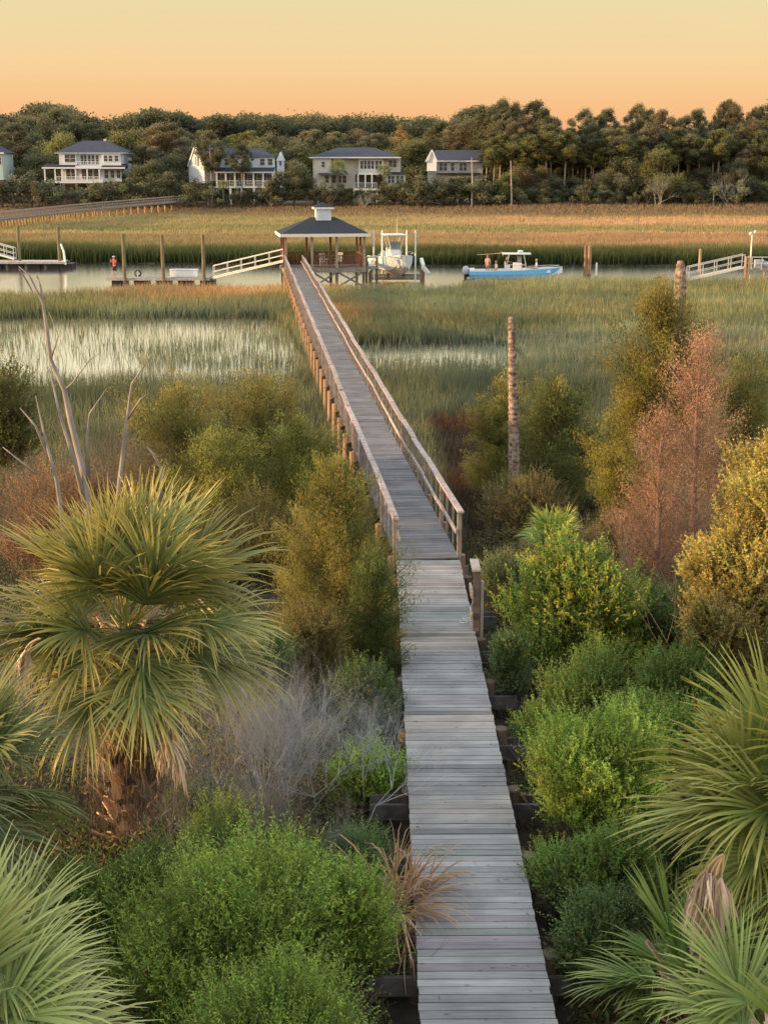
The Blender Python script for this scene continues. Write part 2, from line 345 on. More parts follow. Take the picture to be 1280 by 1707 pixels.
# ------------------------------------------------------------------ the boardwalk
def boardwalk():
    t = thing('boardwalk', 'long weathered plank boardwalk running over the marsh to the roofed pavilion', 'boardwalk', (0, 0, 0))
    def loc(v): return Vector(v)
    segs = [(c00, c1), (c1, c2 + (c2 - c1).normalized() * .8)]
    # planks; built in a frame whose x runs across the walk so the grain follows the boards
    for k, (a, b) in enumerate(segs):
        d = (b - a); L = d.length; d.normalize(); ang = math.atan2(d.y, d.x) - PI / 2
        m = MB(); s = 0 if k == 0 else .05
        N = int(L / .152)
        for i in range(N):
            y = s + i * .152
            v = rnd.gauss(1, .10); tone = rnd.random()
            base = (.35, .338, .322) if k == 0 else (.25, .24, .24)
            if tone < .08: base = (.29,.255,.26) if k == 0 else (.265, .235, .24)
            elif tone < .14: base = (.26, .285, .255) if k == 0 else (.24, .24, .23)
            elif tone < .2: base = (.23, .225, .22) if k == 0 else (.205, .19, .19)
            j1, j2 = rnd.gauss(0, .006), rnd.gauss(0, .006)
            m.box(((j1 + j2) / 2, y, rnd.gauss(0, .0025)), (W + (j2 - j1), .136 + rnd.gauss(0, .002), .036), Matrix.Rotation(rnd.gauss(0, .003), 3, 'Z') @ Matrix.Rotation(rnd.gauss(0, .008), 3, 'X'), tuple(c * v for c in base))
        o = m.build('deck', M_plank, t); o.location = (a.x, a.y, dz - .018); o.rotation_euler = (0, 0, ang)
        n_ = Vector((d.y, -d.x, 0))
        # stringers
        for sd in (-.6, .6):
            MB().bar(a + n_ * sd + Vector((0, 0, -.165)), b + n_ * sd + Vector((0, 0, -.165)), .06, .24).build('stringer', M_beam, t)
    # bents under the open near part: pile stubs beside the deck, paired cross beams
    d = (c1 - c0).normalized(); n_ = Vector((d.y, -d.x, 0))
    rows = [1585, 1425, 1308, 1214, 1134, 1062, 1006, 956]
    ys = [atz(840, r, dz - .05).y for r in rows]
    ys = [2 * ys[0] - ys[1]] + ys
    for i, y in enumerate(ys):
        c = c0 + d * ((y - c0.y) / d.y)
        for sd in (-1, 1):
            x = .85 if sd > 0 else -.74
            p = c + n_ * (sd * abs(x)); r = .115
            top = dz - .04 + rnd.uniform(-.05, .05) + (.06 if sd < 0 and i in (5, 6) else -.05)
            mb = MB(); mb.tube([(p.x, p.y, gz(p.x, p.y) - .3), (p.x, p.y, top - .02), (p.x, p.y, top)], [r * 1.06, r, r * .93], 14, (.55, .52, .52))  # darker pile tint here stands in for shade along the open part
            mb.build('pile', M_pile, t)
        for off, up in ((-.16, 0), (.16, 0)):
            e = 1.33
            mb = MB(); q = c + d * off + Vector((0, 0, -.42))
            mb.bar(q - n_ * (e if i < 6 else 1.05), q + n_ * e, .06, .25); mb.build('cross_beam', M_beam, t)
    # railed far part
    d = (c2 - c1).normalized(); n_ = Vector((d.y, -d.x, 0)); L = (c2 - c1).length; zc = Vector((0, 0, 1))
    hw = W / 2 + .02
    wob = lambda s, k: Vector((0, 0, .028 * math.sin(s * .33 + k) + .018 * math.sin(s * .9 + 2 * k)))
    pitch = 2.95; NP = int(L / pitch) + 1; extra = MB(); nb = 0
    st = [c1 + d * (.15 + i * (L - .3) / (NP - 1)) for i in range(NP)]
    for sd in (-1, 1):
        for j, (z, wd, th, nm, off) in enumerate(((1.06, .15, .045, 'top_rail', 0.0), (.56, .045, .09, 'lower_rail', -.10))):
            mb = MB(); seg = 0
            for i in range(NP - 1):
                a, b = st[i], st[i + 1]
                ja = Vector((0, 0, rnd.gauss(0, .008))); lat = rnd.gauss(0, .012)
                dr = -.06 if (sd < 0 and i < 6) else 0
                mb.bar(a - d * (.0 if i else .12) + n_ * (sd * (hw + off) + lat) + zc * (z + dr) + wob(i * pitch, sd) + ja, b + n_ * (sd * (hw + off) + lat) + zc * (z + dr) + wob((i + 1) * pitch, sd) - d * .008 + ja, wd, th, tuple(np.array((1.05, 1, 1)) * rnd.gauss(1.08, .1)))
            mb.build(nm, M_rail, t)
        for i in range(NP):
            p = st[i] + n_ * (sd * hw)
            mb = MB(); mb.box((p.x, p.y, dz + .35), (.10, .10, 1.35), math.atan2(d.y, d.x), (.82, .8, .8)); mb.build('post', M_rail, t)
            if i < NP - 1:
                for k in (1, 2):
                    q = p + (st[i + 1] - st[i]) * k / 3
                    tgt = MB() if nb < 100 and i < 25 else extra
                    tgt.box((q.x, q.y, dz + .46), (.05, .045, 1.1), math.atan2(d.y, d.x), (.9, .85, .85))
                    if tgt is not extra: tgt.build('baluster', M_rail, t); nb += 1
        for i in range(0, NP):
            p = st[i] + n_ * (sd * (hw + .07)) + d * .13
            mb = MB(); mb.tube([(p.x, p.y, min(gz(p.x, p.y), 0) - .3), (p.x, p.y, dz - .02)], [.12, .105], 12, (1.15, 1, .9)); mb.build('pile', M_pile, t)
    if extra.v:
        e = extra.build('baluster', M_rail, t); e['kind'] = 'stuff'
    for i in range(0, NP):
        q = st[i] + zc * -.42 + d * .13
        MB().bar(q - n_ * 1.02, q + n_ * 1.02, .07, .22).build('cross_beam', M_dock, t)
    return t
boardwalk()
# gate post with rail stubs left standing on the open part
def rail_stub():
    p = atz(789, 1050, dz); d = (c1 - c0).normalized(); ang = math.atan2(d.y, d.x) - PI / 2
    t = thing('rail_stub', 'short leftover railing post with two cut rails beside the open walkway', 'railing post', (p.x + .05, p.y, dz), ang)
    MB().box((0, 0, .38), (.13, .13, 1.75), 0, (.45, .4, .4)).build('post', M_rail, t, bevel=.006)
    MB().box((.11, .02, .30), (.06, .12, 1.45), 0, (1.15, 1.1, 1.1)).build('post', M_rail, t)
    MB().box((-.02, .25, 1.285), (.17, .75, .045), 0, (1.35, 1.3, 1.25)).build('top_rail', M_rail, t)
    MB().box((-.10, .16, .78), (.045, .62, .14), 0, (1.2, 1.15, 1.1)).build('lower_rail', M_rail, t)
    MB().box((-.10, .12, .32), (.045, .5, .14), 0, (1.2, 1.15, 1.1)).build('lower_rail', M_rail, t)
    q = atz(772, 1040, dz + .02)
    m = MB()
    pts = [(q.x + .1 * math.cos(a) + .01 * a, q.y + .12 * math.sin(a), dz + .03 + .012 * a) for a in np.linspace(0, 11, 40)]
    m.tube(pts, .012, 6, (.9, .9, .9)); pts = [(q.x + .08, q.y, dz + .12), (q.x + .16, q.y + .05, dz + .35), (q.x + .2, q.y + .02, dz + .6)]
    m.tube(pts, .012, 6)
    tag(m.build('rope', M_pvc), 'coil of pale rope lying at the foot of the leftover post', 'rope')
rail_stub()
def basket():
    p = aty(709, 735, 53); g = gz(p.x, p.y)
    t = thing('crab_basket', 'round black basket on a short post outside the right railing', 'basket', (p.x, p.y, g))
    z = p.z - g
    MB().tube([(0, 0, -.3), (0, 0, z - .2)], .07, 8, (.5, .5, .5)).build('post', M_pile, t)
    m = MB()
    for k in range(5): m.tube([(.26 * (1 + .06 * k) * math.cos(a), .26 * (1 + .06 * k) * math.sin(a), z - .2 + .1 * k) for a in np.linspace(0, 2 * PI, 17)], .02, 5)
    for a in np.linspace(0, 2 * PI, 15)[:-1]: m.tube([(.25 * math.cos(a), .25 * math.sin(a), z - .22), (.34 * math.cos(a), .34 * math.sin(a), z + .26)], .022, 5)
    m.tube([(0, 0, z - .23), (0, 0, z - .19)], .26, 14)
    m.build('basket', M_black, t)
basket()
def step():
    p = aty(583, 738, 50); g = 0
    m = MB(); m.box((p.x - .25, p.y, p.z), (.75, .28, .08)); m.box((p.x - .55, p.y - .4, p.z - .4), (.75, .28, .08)); m.box((p.x - .1, p.y, p.z / 2), (.09, .09, p.z)); m.box((p.x - .5, p.y, p.z / 2 - .1), (.09, .09, p.z))
    tag(m.build('landing_step', M_rail), 'small wooden landing step below the left railing', 'step')
step()
# ------------------------------------------------------------------ leaves
def unit(a): return a / np.maximum(np.linalg.norm(a, axis=1, keepdims=True), 1e-6)
def leaves(name, P, D, Ln, Wd, col, mat_, parent=None):
    N = len(P); D = unit(D); r = R.normal(size=(N, 3)); S = unit(np.cross(D, r)) * Wd[:, None] * .5
    Nn = np.cross(D, unit(S)) * (Ln * .12)[:, None]
    m = P + D * (Ln * .45)[:, None] + Nn; t = P + D * Ln[:, None]
    V = np.stack([P, m + S, t, m - S], 1).reshape(-1, 3)
    Q = np.arange(4 * N).reshape(N, 4)
    return quads(name, V, Q, np.repeat(np.clip(col, .004, 1), 4, 0), mat_, parent)
def segmesh(name, segs, col, mat_, parent=None):
    A = np.array([[*s[0], *s[1], s[2], s[3]] for s in segs]); p0 = A[:, :3]; p1 = A[:, 3:6]; N = len(A)
    d = unit(p1 - p0); r = np.tile([.31, .52, .8], (N, 1)); u = unit(np.cross(d, r)); w_ = np.cross(d, u)
    vs = []
    for p, rr in ((p0, A[:, 6]), (p1, A[:, 7])):
        for k in range(4):
            a = PI / 2 * k; vs.append(p + (u * math.cos(a) + w_ * math.sin(a)) * rr[:, None])
    V = np.stack(vs, 1).reshape(-1, 3); i = np.arange(N)[:, None] * 8
    Q = np.concatenate([i + [k, (k + 1) % 4, 4 + (k + 1) % 4, 4 + k] for k in range(4)], 0)
    c = np.tile(col, (len(V), 1)) * np.repeat(R.uniform(.75, 1.25, N), 8)[:, None]
    return quads(name, V, Q, c, mat_, parent)
def grow(segs, p, d, L, r, depth, spread=.6, kids=3, up=.1, curl=.15, shrink=.68):
    n_ = 3; q = Vector(p); d = Vector(d).normalized()
    for i in range(n_):
        d2 = (d + Vector((rnd.gauss(0, curl), rnd.gauss(0, curl), rnd.gauss(0, curl) + up * .3))).normalized()
        e = q + d2 * (L / n_); r2 = r * (1 - .22)
        segs.append((tuple(q), tuple(e), r, r2)); q = e; d = d2; r = r2
        if depth > 0 and i > 0 or (depth > 0 and i == 0 and rnd.random() < .4):
            for k in range(kids if i == n_ - 1 else max(1, kids - 1)):
                v = Vector((rnd.gauss(0, 1), rnd.gauss(0, 1), rnd.gauss(0, .8)))
                grow(segs, q, d + v.normalized() * spread + Vector((0, 0, up)), L * shrink * rnd.uniform(.7, 1.15), r * .68, depth - 1, spread, kids, up, curl, shrink)
def shoots(c, rad, ns, sl, nl, ll, lw, cols, lump=.25, seed=0, low=.15, tipc=None, shell=.5, upb=.8):
    """leafy shoots spread through a lumpy ellipsoid; returns leaf arrays (local, base at z = 0)"""
    D = unit(R.normal(size=(ns, 3))); D[:, 2] = np.abs(D[:, 2]) * R.choice([1, 1, 1, -.55], ns)
    ph = R.uniform(0, 6.28, 6)
    lm = 1 + lump * (np.sin(D[:, 0] * 4 + ph[0]) * np.sin(D[:, 1] * 4.3 + ph[1]) + .7 * np.sin(D[:, 2] * 6 + ph[2] + 3 * D[:, 0]) + .4*np.sin(D[:,1]*9+ph[3])*np.sin(D[:,0]*9+ph[4]))
    rr = (shell + (1 - shell) * R.random(ns) ** .6) * lm
    P = D * rr[:, None] * np.array(rad) + np.array(c)
    P[:, 2] = np.maximum(P[:, 2], low * R.random(ns))
    sd = unit(D * .55 + np.array([0, 0, upb]) + R.normal(size=(ns, 3)) * .28); L = sl * R.uniform(.5, 1.35, ns)
    t = np.tile(np.linspace(.1, 1, nl), (ns, 1)) + R.normal(0, .02, (ns, nl))
    LP = P[:, None] + sd[:, None] * (L[:, None] * t)[..., None]
    ld = unit((sd[:, None] * .8 + R.normal(size=(ns, nl, 3)) * .75).reshape(-1, 3)); LP = LP.reshape(-1, 3)
    base = np.array(cols)[R.integers(0, len(cols), ns)]
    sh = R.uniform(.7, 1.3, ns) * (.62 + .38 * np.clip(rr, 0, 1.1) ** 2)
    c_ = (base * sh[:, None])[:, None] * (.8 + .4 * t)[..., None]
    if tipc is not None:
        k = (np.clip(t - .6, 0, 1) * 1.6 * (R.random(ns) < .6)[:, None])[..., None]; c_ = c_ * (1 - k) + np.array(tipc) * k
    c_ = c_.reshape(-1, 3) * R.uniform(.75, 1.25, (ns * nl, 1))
    N = len(LP); taper = (1.15 - .4 * t).ravel()
    return LP, ld, ll * R.uniform(.6, 1.25, N) * taper, lw * R.uniform(.7, 1.2, N) * taper, c_
def cat(parts): return [np.concatenate([p[i] for p in parts]) for i in range(5)]
G1 = [(.09, .16, .045), (.075, .14, .04), (.12, .185, .05)]
G_bright = [(.16, .26, .06), (.13, .215, .055), (.20, .30, .07), (.10, .17, .05)]
G_dark = [(.06, .11, .045), (.05, .09, .035), (.085, .135, .06)]
G_gold = [(.18, .19, .06), (.22, .20, .065), (.12, .145, .05), (.15, .13, .07)]
def shrub(name, label, cat_, px, Y, wpx, top, cols, ns=700, sl=.38, nl=18, ll=.055, lw=.02, tipc=None, lump=.25, lobes=3, low=.1, stemcol=(.16, .13, .10), depthk=.8, base=None):
    p = aty(px, top, Y); g = gz(p.x, Y) if base is None else base; hgt = p.z - g
    mpp = (Y * cp + (H - g - hgt / 2) * sp_) / F; rx = wpx * mpp / 2
    t = thing(name, label, cat_, (p.x, Y, g), rnd.uniform(0, .01))
    parts = []
    for i in range(lobes + 4):
        if i == 0: c = (0, 0, hgt * .42); r_ = (rx * .66, rx * .66 * depthk, hgt * .40)
        else:
            a = rnd.uniform(0, 2 * PI) if i > 2 else (PI if i == 1 else 0) + rnd.uniform(-.7, .7)
            k = rnd.uniform(.26, .5); hz = hgt * rnd.uniform(.25, 1.0); q = (1 - k) * rnd.uniform(.55, 1.05) * (1.15 - .5 * hz / hgt)
            c = (math.cos(a) * rx * q, math.sin(a) * rx * depthk * q, max(hz - rx * k * .9, hz * .5)); r_ = (rx * k, rx * k, min(rx * k * 1.1, hz * .6))
        w_ = rnd.uniform(.8, 1.25); parts.append(shoots(c, r_, int(ns * (.85 if i == 0 else .33)), sl * rnd.uniform(.8, 1.4), nl, ll * rnd.uniform(.8, 1.25), lw, [tuple(w_ * v for v in q_) for q_ in cols], lump * 1.4, low=low, tipc=tipc))
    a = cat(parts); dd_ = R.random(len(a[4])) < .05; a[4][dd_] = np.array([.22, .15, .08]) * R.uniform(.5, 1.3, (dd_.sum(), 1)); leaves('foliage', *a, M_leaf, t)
    segs = []
    for i in range(8):
        d = Vector((rnd.gauss(0, .6), rnd.gauss(0, .35), 1)); r0 = (rnd.gauss(0, .12), rnd.gauss(0, .1), -.1); segs.append(((0, 0, -.4), r0, .03, .022)); grow(segs, r0, d, hgt * .5, .02, 2, .6, 2, .25)
    segmesh('stem', segs, stemcol, M_twig, t)
    return t
def plumes(hgt, rx, npl, nleaf, cols, ll=.085, lw=.02, h0=.12, cone=1.0, up=.75, fat=.18, tip=None, holes=0):
    out_ = []; segs = []
    for i in range(npl):
        f = h0 + (1 - h0) * (i + rnd.random()) / npl; h = hgt * f * .92
        rad = rx * (1 - ((f - h0) / (1 - h0)) ** (1.15) * .88 * cone) * rnd.choice([rnd.uniform(.35, .8), rnd.uniform(.8, 1.3)]) * (1 if f > h0 + .1 else .7)
        a = i * 2.4 + rnd.uniform(-.5, .5)
        if holes and rnd.random() < holes: continue
        root = np.array([0, 0, max(h - rad * up * .5, .1)]); tipp = np.array([math.cos(a) * rad, math.sin(a) * rad, min(h + rad * up * .5 + .1, hgt * .97)])
        if f > .93: tipp = np.array([rnd.gauss(0, .06), rnd.gauss(0, .06), hgt])
        ax = tipp - root; L = np.linalg.norm(ax)
        segs.append((tuple(root), tuple(root + ax * .55), .022, .012)); segs.append((tuple(root + ax * .55), tuple(tipp), .012, .005))
        n_ = int(1.5 * nleaf * (.4 + L / rx)); s = R.beta(2.6, 1.6, n_)
        wd = fat * .6 * (.3 + .7 * np.sin(np.clip(s, 0, 1) * PI) ** .6) * min(1.3, .5 + L)
        P = root + ax * s[:, None] + unit(R.normal(size=(n_, 3))) * (wd * R.random(n_) ** .4)[:, None]
        # secondary tufts
        cl = R.integers(0, 14, n_); off = R.normal(size=(14, 3)) * fat * .62; P = P + off[cl]
        D = unit(ax / L * .9 + np.array([0, 0, .5]) + R.normal(size=(n_, 3)) * .55)
        b = np.array(cols)[R.integers(0, len(cols))] * rnd.uniform(.75, 1.25); tv = R.uniform(.4, 1.5, 14)[cl]
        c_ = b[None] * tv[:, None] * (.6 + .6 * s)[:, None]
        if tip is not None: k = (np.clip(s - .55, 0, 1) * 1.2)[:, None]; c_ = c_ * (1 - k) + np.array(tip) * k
        out_.append((P, D, ll * R.uniform(.5, 1.3, n_), lw * R.uniform(.7, 1.3, n_), c_))
    o5 = cat(out_); o5[2] = o5[2] * .75; o5[3] = o5[3] * .75; return o5, segs
def cedar(name, label, px, Y, wpx, top, cols, npl=60, nleaf=330, cone=1.0, ll=.085, lw=.022, tip=None, trunk=(.22, .15, .11), holes=0, fat=.2, h0=.05, leafm=None, cat_='cedar', lean=0):
    p = aty(px, top, Y); g = gz(p.x, Y); hgt = p.z - g; mpp = (Y * cp + (H - g - hgt / 2) * sp_) / F; rx = wpx * mpp / 2
    t = thing(name, label, cat_, (p.x, Y, g))
    a, segs = plumes(hgt, rx, npl, nleaf, cols, ll, lw, h0, cone, fat=fat, tip=tip, holes=holes)
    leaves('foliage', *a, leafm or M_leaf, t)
    m = MB(); m.tube([(0, 0, -.2), (.03, 0, hgt * .4), (-.03, 0, hgt * .75), (0, 0, hgt * .96)], [.10, .07, .04, .01], 8, trunk); m.build('trunk', M_bark, t)
    segmesh('branch', segs, trunk, M_twig, t)
    return t
# ------------------------------------------------------------------ fan palms
def frond(origin, az, el, pet, fl, nleaf=46, dead=False, col=(.10, .15, .05), tipc=(.22, .22, .08), droop=.5, span=2.05, fold=.35, wmul=1.0):
    """costapalmate frond: returns V, Q, col arrays"""
    o = np.array(origin, float); d = np.array([math.cos(az) * math.cos(el), math.sin(az) * math.cos(el), math.sin(el)])
    side = np.array([-math.sin(az), math.cos(az), 0]); V = []; Q = []; CL = []
    # petiole bends down
    n_ = 5; p = o.copy(); dd = d.copy(); prev = None; pc = np.array([.20, .22, .07]) if not dead else np.array([.30, .22, .14])
    for i in range(n_ + 1):
        up = np.cross(side, dd); up /= np.linalg.norm(up); wv = .022 * (1 - .4 * i / n_)
        b = len(V); V += [p + side * wv, p - up * wv * .7, p - side * wv, p + up * wv * .5]; CL += [pc] * 4
        if i: Q += [[b - 4 + k, b - 4 + (k + 1) % 4, b + (k + 1) % 4, b + k] for k in range(4)]
        if i < n_: p = p + dd * pet / n_; dd = dd + np.array([0, 0, -droop * .28 / n_ * (2.5 if dead else 1)]); dd /= np.linalg.norm(dd)
    up = np.cross(side, dd); up /= np.linalg.norm(up); 
    if up[2] < 0 and not dead: up = -up
    tw = rnd.gauss(0, .5); s2 = side * math.cos(tw) + up * math.sin(tw); u2 = np.cross(s2, dd); u2 *= (1 if u2 @ up > 0 else -1)
    tone = rnd.uniform(.8, 1.2)
    for i in range(nleaf):
        f = (i + .5) / nleaf * 2 - 1; th = f * span
        root = p + dd * (.22 * fl * (1 - abs(f)))                      # along the costa
        ld = dd * math.cos(th) + s2 * math.sin(th); ld = ld + u2 * fold * abs(math.sin(th)) * (1 if not dead else -.5) + np.array([rnd.gauss(0, .06) for _ in range(3)]); ld /= np.linalg.norm(ld)
        L = fl * (1 - .28 * abs(f) ** 2) * (rnd.uniform(.82, 1.1) if not dead else rnd.uniform(.45, 1.15))
        sw = np.cross(ld, u2); sw /= np.linalg.norm(sw) + 1e-9
        sw = sw * .95 + u2 * (.35 if i % 2 else -.35); q = root.copy(); n3 = 5
        wmax = .0155 * wmul * (fl / .9) ; dr = droop * rnd.uniform(.7, 1.4) * (2.6 if dead else 1)
        cc = np.array(col) * tone * rnd.uniform(.8, 1.2); b0 = len(V)
        for k in range(n3 + 1):
            s = k / n3; wv = wmax * (.35 + .65 * math.sin(min(1, s * 1.7 + .15) * PI / 2)) * (1 - s ** 2.2) + .0015
            V += [q + sw * wv, q - sw * wv]; ck = cc * (1 - s ** 2 * .7) + np.array(tipc) * (s ** 2 * .7); CL += [ck, ck]
            if k: b = len(V); Q.append([b - 4, b - 3, b - 1, b - 2])
            if k < n3:
                ld = ld + np.array([0, 0, -1.0]) * dr * (.05 + .5 * s * s); ld /= np.linalg.norm(ld)
                if dead: ld = ld + np.array([rnd.gauss(0, .12), rnd.gauss(0, .12), 0])
                ld /= np.linalg.norm(ld); q = q + ld * L / n3
    return np.array(V), np.array(Q), np.array(CL)
def palm(name, label, px, py, Y, fl, nf, trunk_r=.2, dead=6, pet=.7, col=(.085, .13, .045), tipc=(.24, .25, .10), els=(-.55, 1.45), azr=None, boots=True, droop=.55, g=None, nleaf=60, wmul=1.0, deadz=0):
    c = aty(px, py, Y); gg = gz(c.x, Y) if g is None else g; h = c.z - gg
    t = thing(name, label, 'palm', (c.x, Y, gg))
    for i in range(nf):
        f = (i + .5) / nf; el_ = els[1] - (els[1] - els[0]) * f ** .85 + rnd.gauss(0, .17)
        az = i * 2.39996 + rnd.gauss(0, .2)
        if azr: az = azr[0] + (az % (2 * PI)) / (2 * PI) * (azr[1] - azr[0])
        young = f < .3
        V, Q, cl = frond((rnd.gauss(0, .05), rnd.gauss(0, .05), h - .25 * f), az, el_, pet * (.75 + .4 * f) * rnd.uniform(.6, 1.15), fl * rnd.uniform(.8, 1.12), nleaf, False, tuple(np.array(col) * (1.15 if young else 1)), tipc, droop * (.55 + .95 * f) * rnd.uniform(.7, 1.5), span=1.25 + .85 * f, fold=.5 - .35 * f, wmul=wmul)
        quads('frond', V, Q, cl, M_frond, t)
    for i in range(dead):
        az = i * 2.39996 + .8
        V, Q, cl = frond((0, 0, h - .35 - .06 * i), az, rnd.uniform(-1.2, -.2), pet * rnd.uniform(.5, .9), fl * rnd.uniform(.45, .75), 26, True, rnd.choice([(.18, .12, .08), (.12, .09, .065), (.2, .16, .13)]), (.24, .18, .13), 1.0, span=1.4, wmul=1.1)
        quads('dead_frond', V, Q, cl, M_dead, t)
    if h > .5:
        m = MB(); n_ = 9
        m.tube([(.04 * math.sin(k), .03 * math.cos(k * 1.3), -.2 + (h + .1) * k / n_) for k in range(n_ + 1)], [trunk_r * (.95 + .1 * math.sin(k * 2.1)) for k in range(n_)] + [trunk_r * .6], 12, (.11, .08, .065))
        if boots:
            k = 0; z = .1
            while z < h - .05:
                a = k * 2.39996; k += 1; z += .042; r_ = trunk_r * 1.0
                p0 = Vector((math.cos(a) * r_ * .9, math.sin(a) * r_ * .9, z)); dirr = Vector((math.cos(a + rnd.gauss(0, .25)), math.sin(a + rnd.gauss(0, .25)), rnd.uniform(.6, 1.3))).normalized()
                L = rnd.uniform(.22, .58); cc = np.array((.42, .28, .19)) * rnd.uniform(.4, 1.7)
                m.bar(p0, p0 + dirr * L * .55, .11, .035, tuple(cc)); m.bar(p0 + dirr * L * .5, p0 + dirr * L, .07, .022, tuple(cc * 1.3))
            # hanging fibres
            segs = []
            for i in range(1400):
                a = rnd.uniform(0, 2 * PI); z = rnd.uniform(.1 * h, h); r_ = trunk_r * rnd.uniform(1.0, 2.1)
                p0 = (math.cos(a) * r_, math.sin(a) * r_, z); p1 = (p0[0] + rnd.gauss(0, .05), p0[1] + rnd.gauss(0, .05), z - rnd.uniform(.1, .45)); segs.append((p0, p1, .004, .002))
            segmesh('fibres', segs, (.17, .11, .085), M_twig, t)['kind'] = 'stuff'
        m.build('trunk', M_bark, t)
    return t
def foreground():
    # palms
    t = palm('cabbage_palm', 'large cabbage palm with a shaggy trunk and golden lit crown left of the boardwalk', 210, 1035, 18.2, 1.3, 46, .34, 12, .95, col=(.085, .125, .05), tipc=(.34, .29, .10), els=(-.3, 1.5), nleaf=66)
    # hanging grey dead fronds on the big palm
    palm('cabbage_palm', 'pale green palm fan leaning in at the bottom left corner', -50, 1690, 11.2, 1.22, 22, .18, 2, .6, col=(.12, .17, .065), tipc=(.34, .36, .16), els=(-.45, 1.35), nleaf=70, wmul=.95)
    palm('cabbage_palm', 'dark half hidden palm at the left edge under the big cabbage palm', -70, 1290, 15.0, 1.0, 20, .18, 4, .6, col=(.07, .11, .045), tipc=(.20, .2, .1))
    palm('cabbage_palm', 'tall olive palm with a hanging dead frond at the right edge', 1350, 1335, 14.2, 1.2, 46, .2, 5, .8, col=(.10, .145, .04), tipc=(.34, .32, .10), els=(-.7, 1.4), nleaf=64)
    palm('palmetto', 'low deep green palmetto fan at the bottom right by the bushes', 1150, 1640, 13.2, .95, 14, .15, 0, .55, col=(.085, .15, .045), tipc=(.24, .28, .10), els=(-.15, 1.1), nleaf=64)
    palm('palmetto', 'pale palmetto with stiff upright fans in the bottom right corner', 1290, 1730, 11.6, .95, 10, .15, 0, .5, col=(.11, .17, .055), tipc=(.32, .36, .14), els=(.0, 1.1))
    palm('palmetto', 'small bright palmetto fan standing in dry brush right of the railings', 925, 900, 33, .72, 16, .12, 5, .4, col=(.12, .2, .05), tipc=(.34, .36, .10), els=(-.1, 1.35), nleaf=40, wmul=1.3)
    palm('palmetto', 'small palmetto showing behind the dry brush left of the pale sapling', 985, 905, 35, .6, 9, .12, 8, .4, col=(.14, .17, .07), tipc=(.35, .3, .14), els=(-.3, 1.3), nleaf=36, wmul=1.3)
    # dead brown palmetto spilling over the deck
    c = aty(655, 1490, 15.6); g = gz(c.x, 15.6)
    t = thing('dead_palmetto', 'brown dead palmetto with drooping fronds spilling over the left edge of the deck', 'palm', (c.x, c.y, g))
    for i in range(28):
        az = rnd.uniform(-1.9, 3.6); V, Q, cl = frond((rnd.gauss(0, .08), rnd.gauss(0, .1), c.z - g - .35), az, rnd.uniform(.35, 1.45), rnd.uniform(.15, .4), rnd.uniform(.7, 1.2), 11, True, (.22, .145, .105), (.38, .29, .21), .62, span=.6, wmul=.62)
        quads('dead_frond', V, Q, cl, M_dead, t)
    MB().tube([(0, 0, -.2), (0, 0, c.z - g - .2)], [.12, .1], 9, (.13, .09, .07)).build('trunk', M_bark, t)
    # grey hanging fronds
    for (px, py, Y, az0, lab, n_) in ((68, 1065, 15.8, 3.3, 'grey withered frond hanging from the left side of the big palm', 3), (1205, 1425, 12.4, 3.4, 'bleached withered frond hanging from the right edge palm', 7), (285, 1210, 17.2, 5.2, 'dry brown fan hanging beside the shaggy palm trunk', 3)):
        c = aty(px, py, Y); t = thing('withered_frond', lab, 'dead frond', c)
        for k in range(n_):
            V, Q, cl = frond((0, 0, 0), az0 + rnd.gauss(0, .9), -.1 - .16 * k, .22, .55 + .07 * k, 20, True, rnd.choice([(.30, .25, .22), (.2, .15, .12), (.36, .32, .29)]), (.36, .31, .27), 1.7, span=.7, wmul=1.25)
            quads('blade', V, Q, cl, M_dead, t)
    # shrubs by the deck
    sh = shrub
    sh('leafy_shrub', 'bright green willowy shrub filling the bottom left below the big palm', 'shrub', 375, 14.2, 400, 1440, G_bright, 1900, .45, 20, .068, .017, tipc=(.30, .42, .10), lobes=5)
    sh('leafy_shrub', 'fresh green shrub crowding the left edge of the deck at the bottom', 'shrub', 575, 14.6, 150, 1465, G_bright, 900, .4, 20, .05, .018, tipc=(.24, .38, .08), lobes=3)
    sh('leafy_shrub', 'low leafy shrub at the bottom edge beneath the willowy one', 'shrub', 470, 12.4, 330, 1600, G_bright, 1000, .4, 20, .05, .018, tipc=(.24, .38, .08), lobes=4)
    sh('leafy_shrub', 'small green shrub with one sunlit tip below the twiggy bush', 'shrub', 360, 16.6, 130, 1362, G_bright, 520, .3, 18, .045, .018, tipc=(.26, .36, .08))
    sh('leafy_shrub', 'feathery shrub between the shaggy palm and the willowy green one', 'shrub', 255, 15.6, 150, 1440, G1, 600, .35, 18, .05, .016, tipc=(.2, .3, .1))
    sh('leafy_shrub', 'round green shrub touching the deck edge beside the twiggy grey bush', 'shrub', 617, 19.8, 140, 1245, G_bright, 900, .25, 18, .045, .02, tipc=(.2, .34, .07))
    sh('leafy_shrub', 'tall green shrub right of the deck with a sunlit golden patch', 'shrub', 1000, 18.4, 270, 1165, G_bright, 2400, .3, 18, .048, .02, tipc=(.24, .36, .07), lobes=4)
    sh('leafy_shrub', 'green shrub leaning on the tall one toward the right palm', 'shrub', 1100, 19.2, 165, 1165, G1, 1000, .3, 18, .048, .02, tipc=(.22, .33, .07), lobes=3)
    sh('leafy_shrub', 'low dark shrub beside the pile tops at the right of the deck', 'shrub', 960, 16.2, 150, 1390, G1, 700, .28, 16, .045, .02, tipc=(.15, .25, .06))
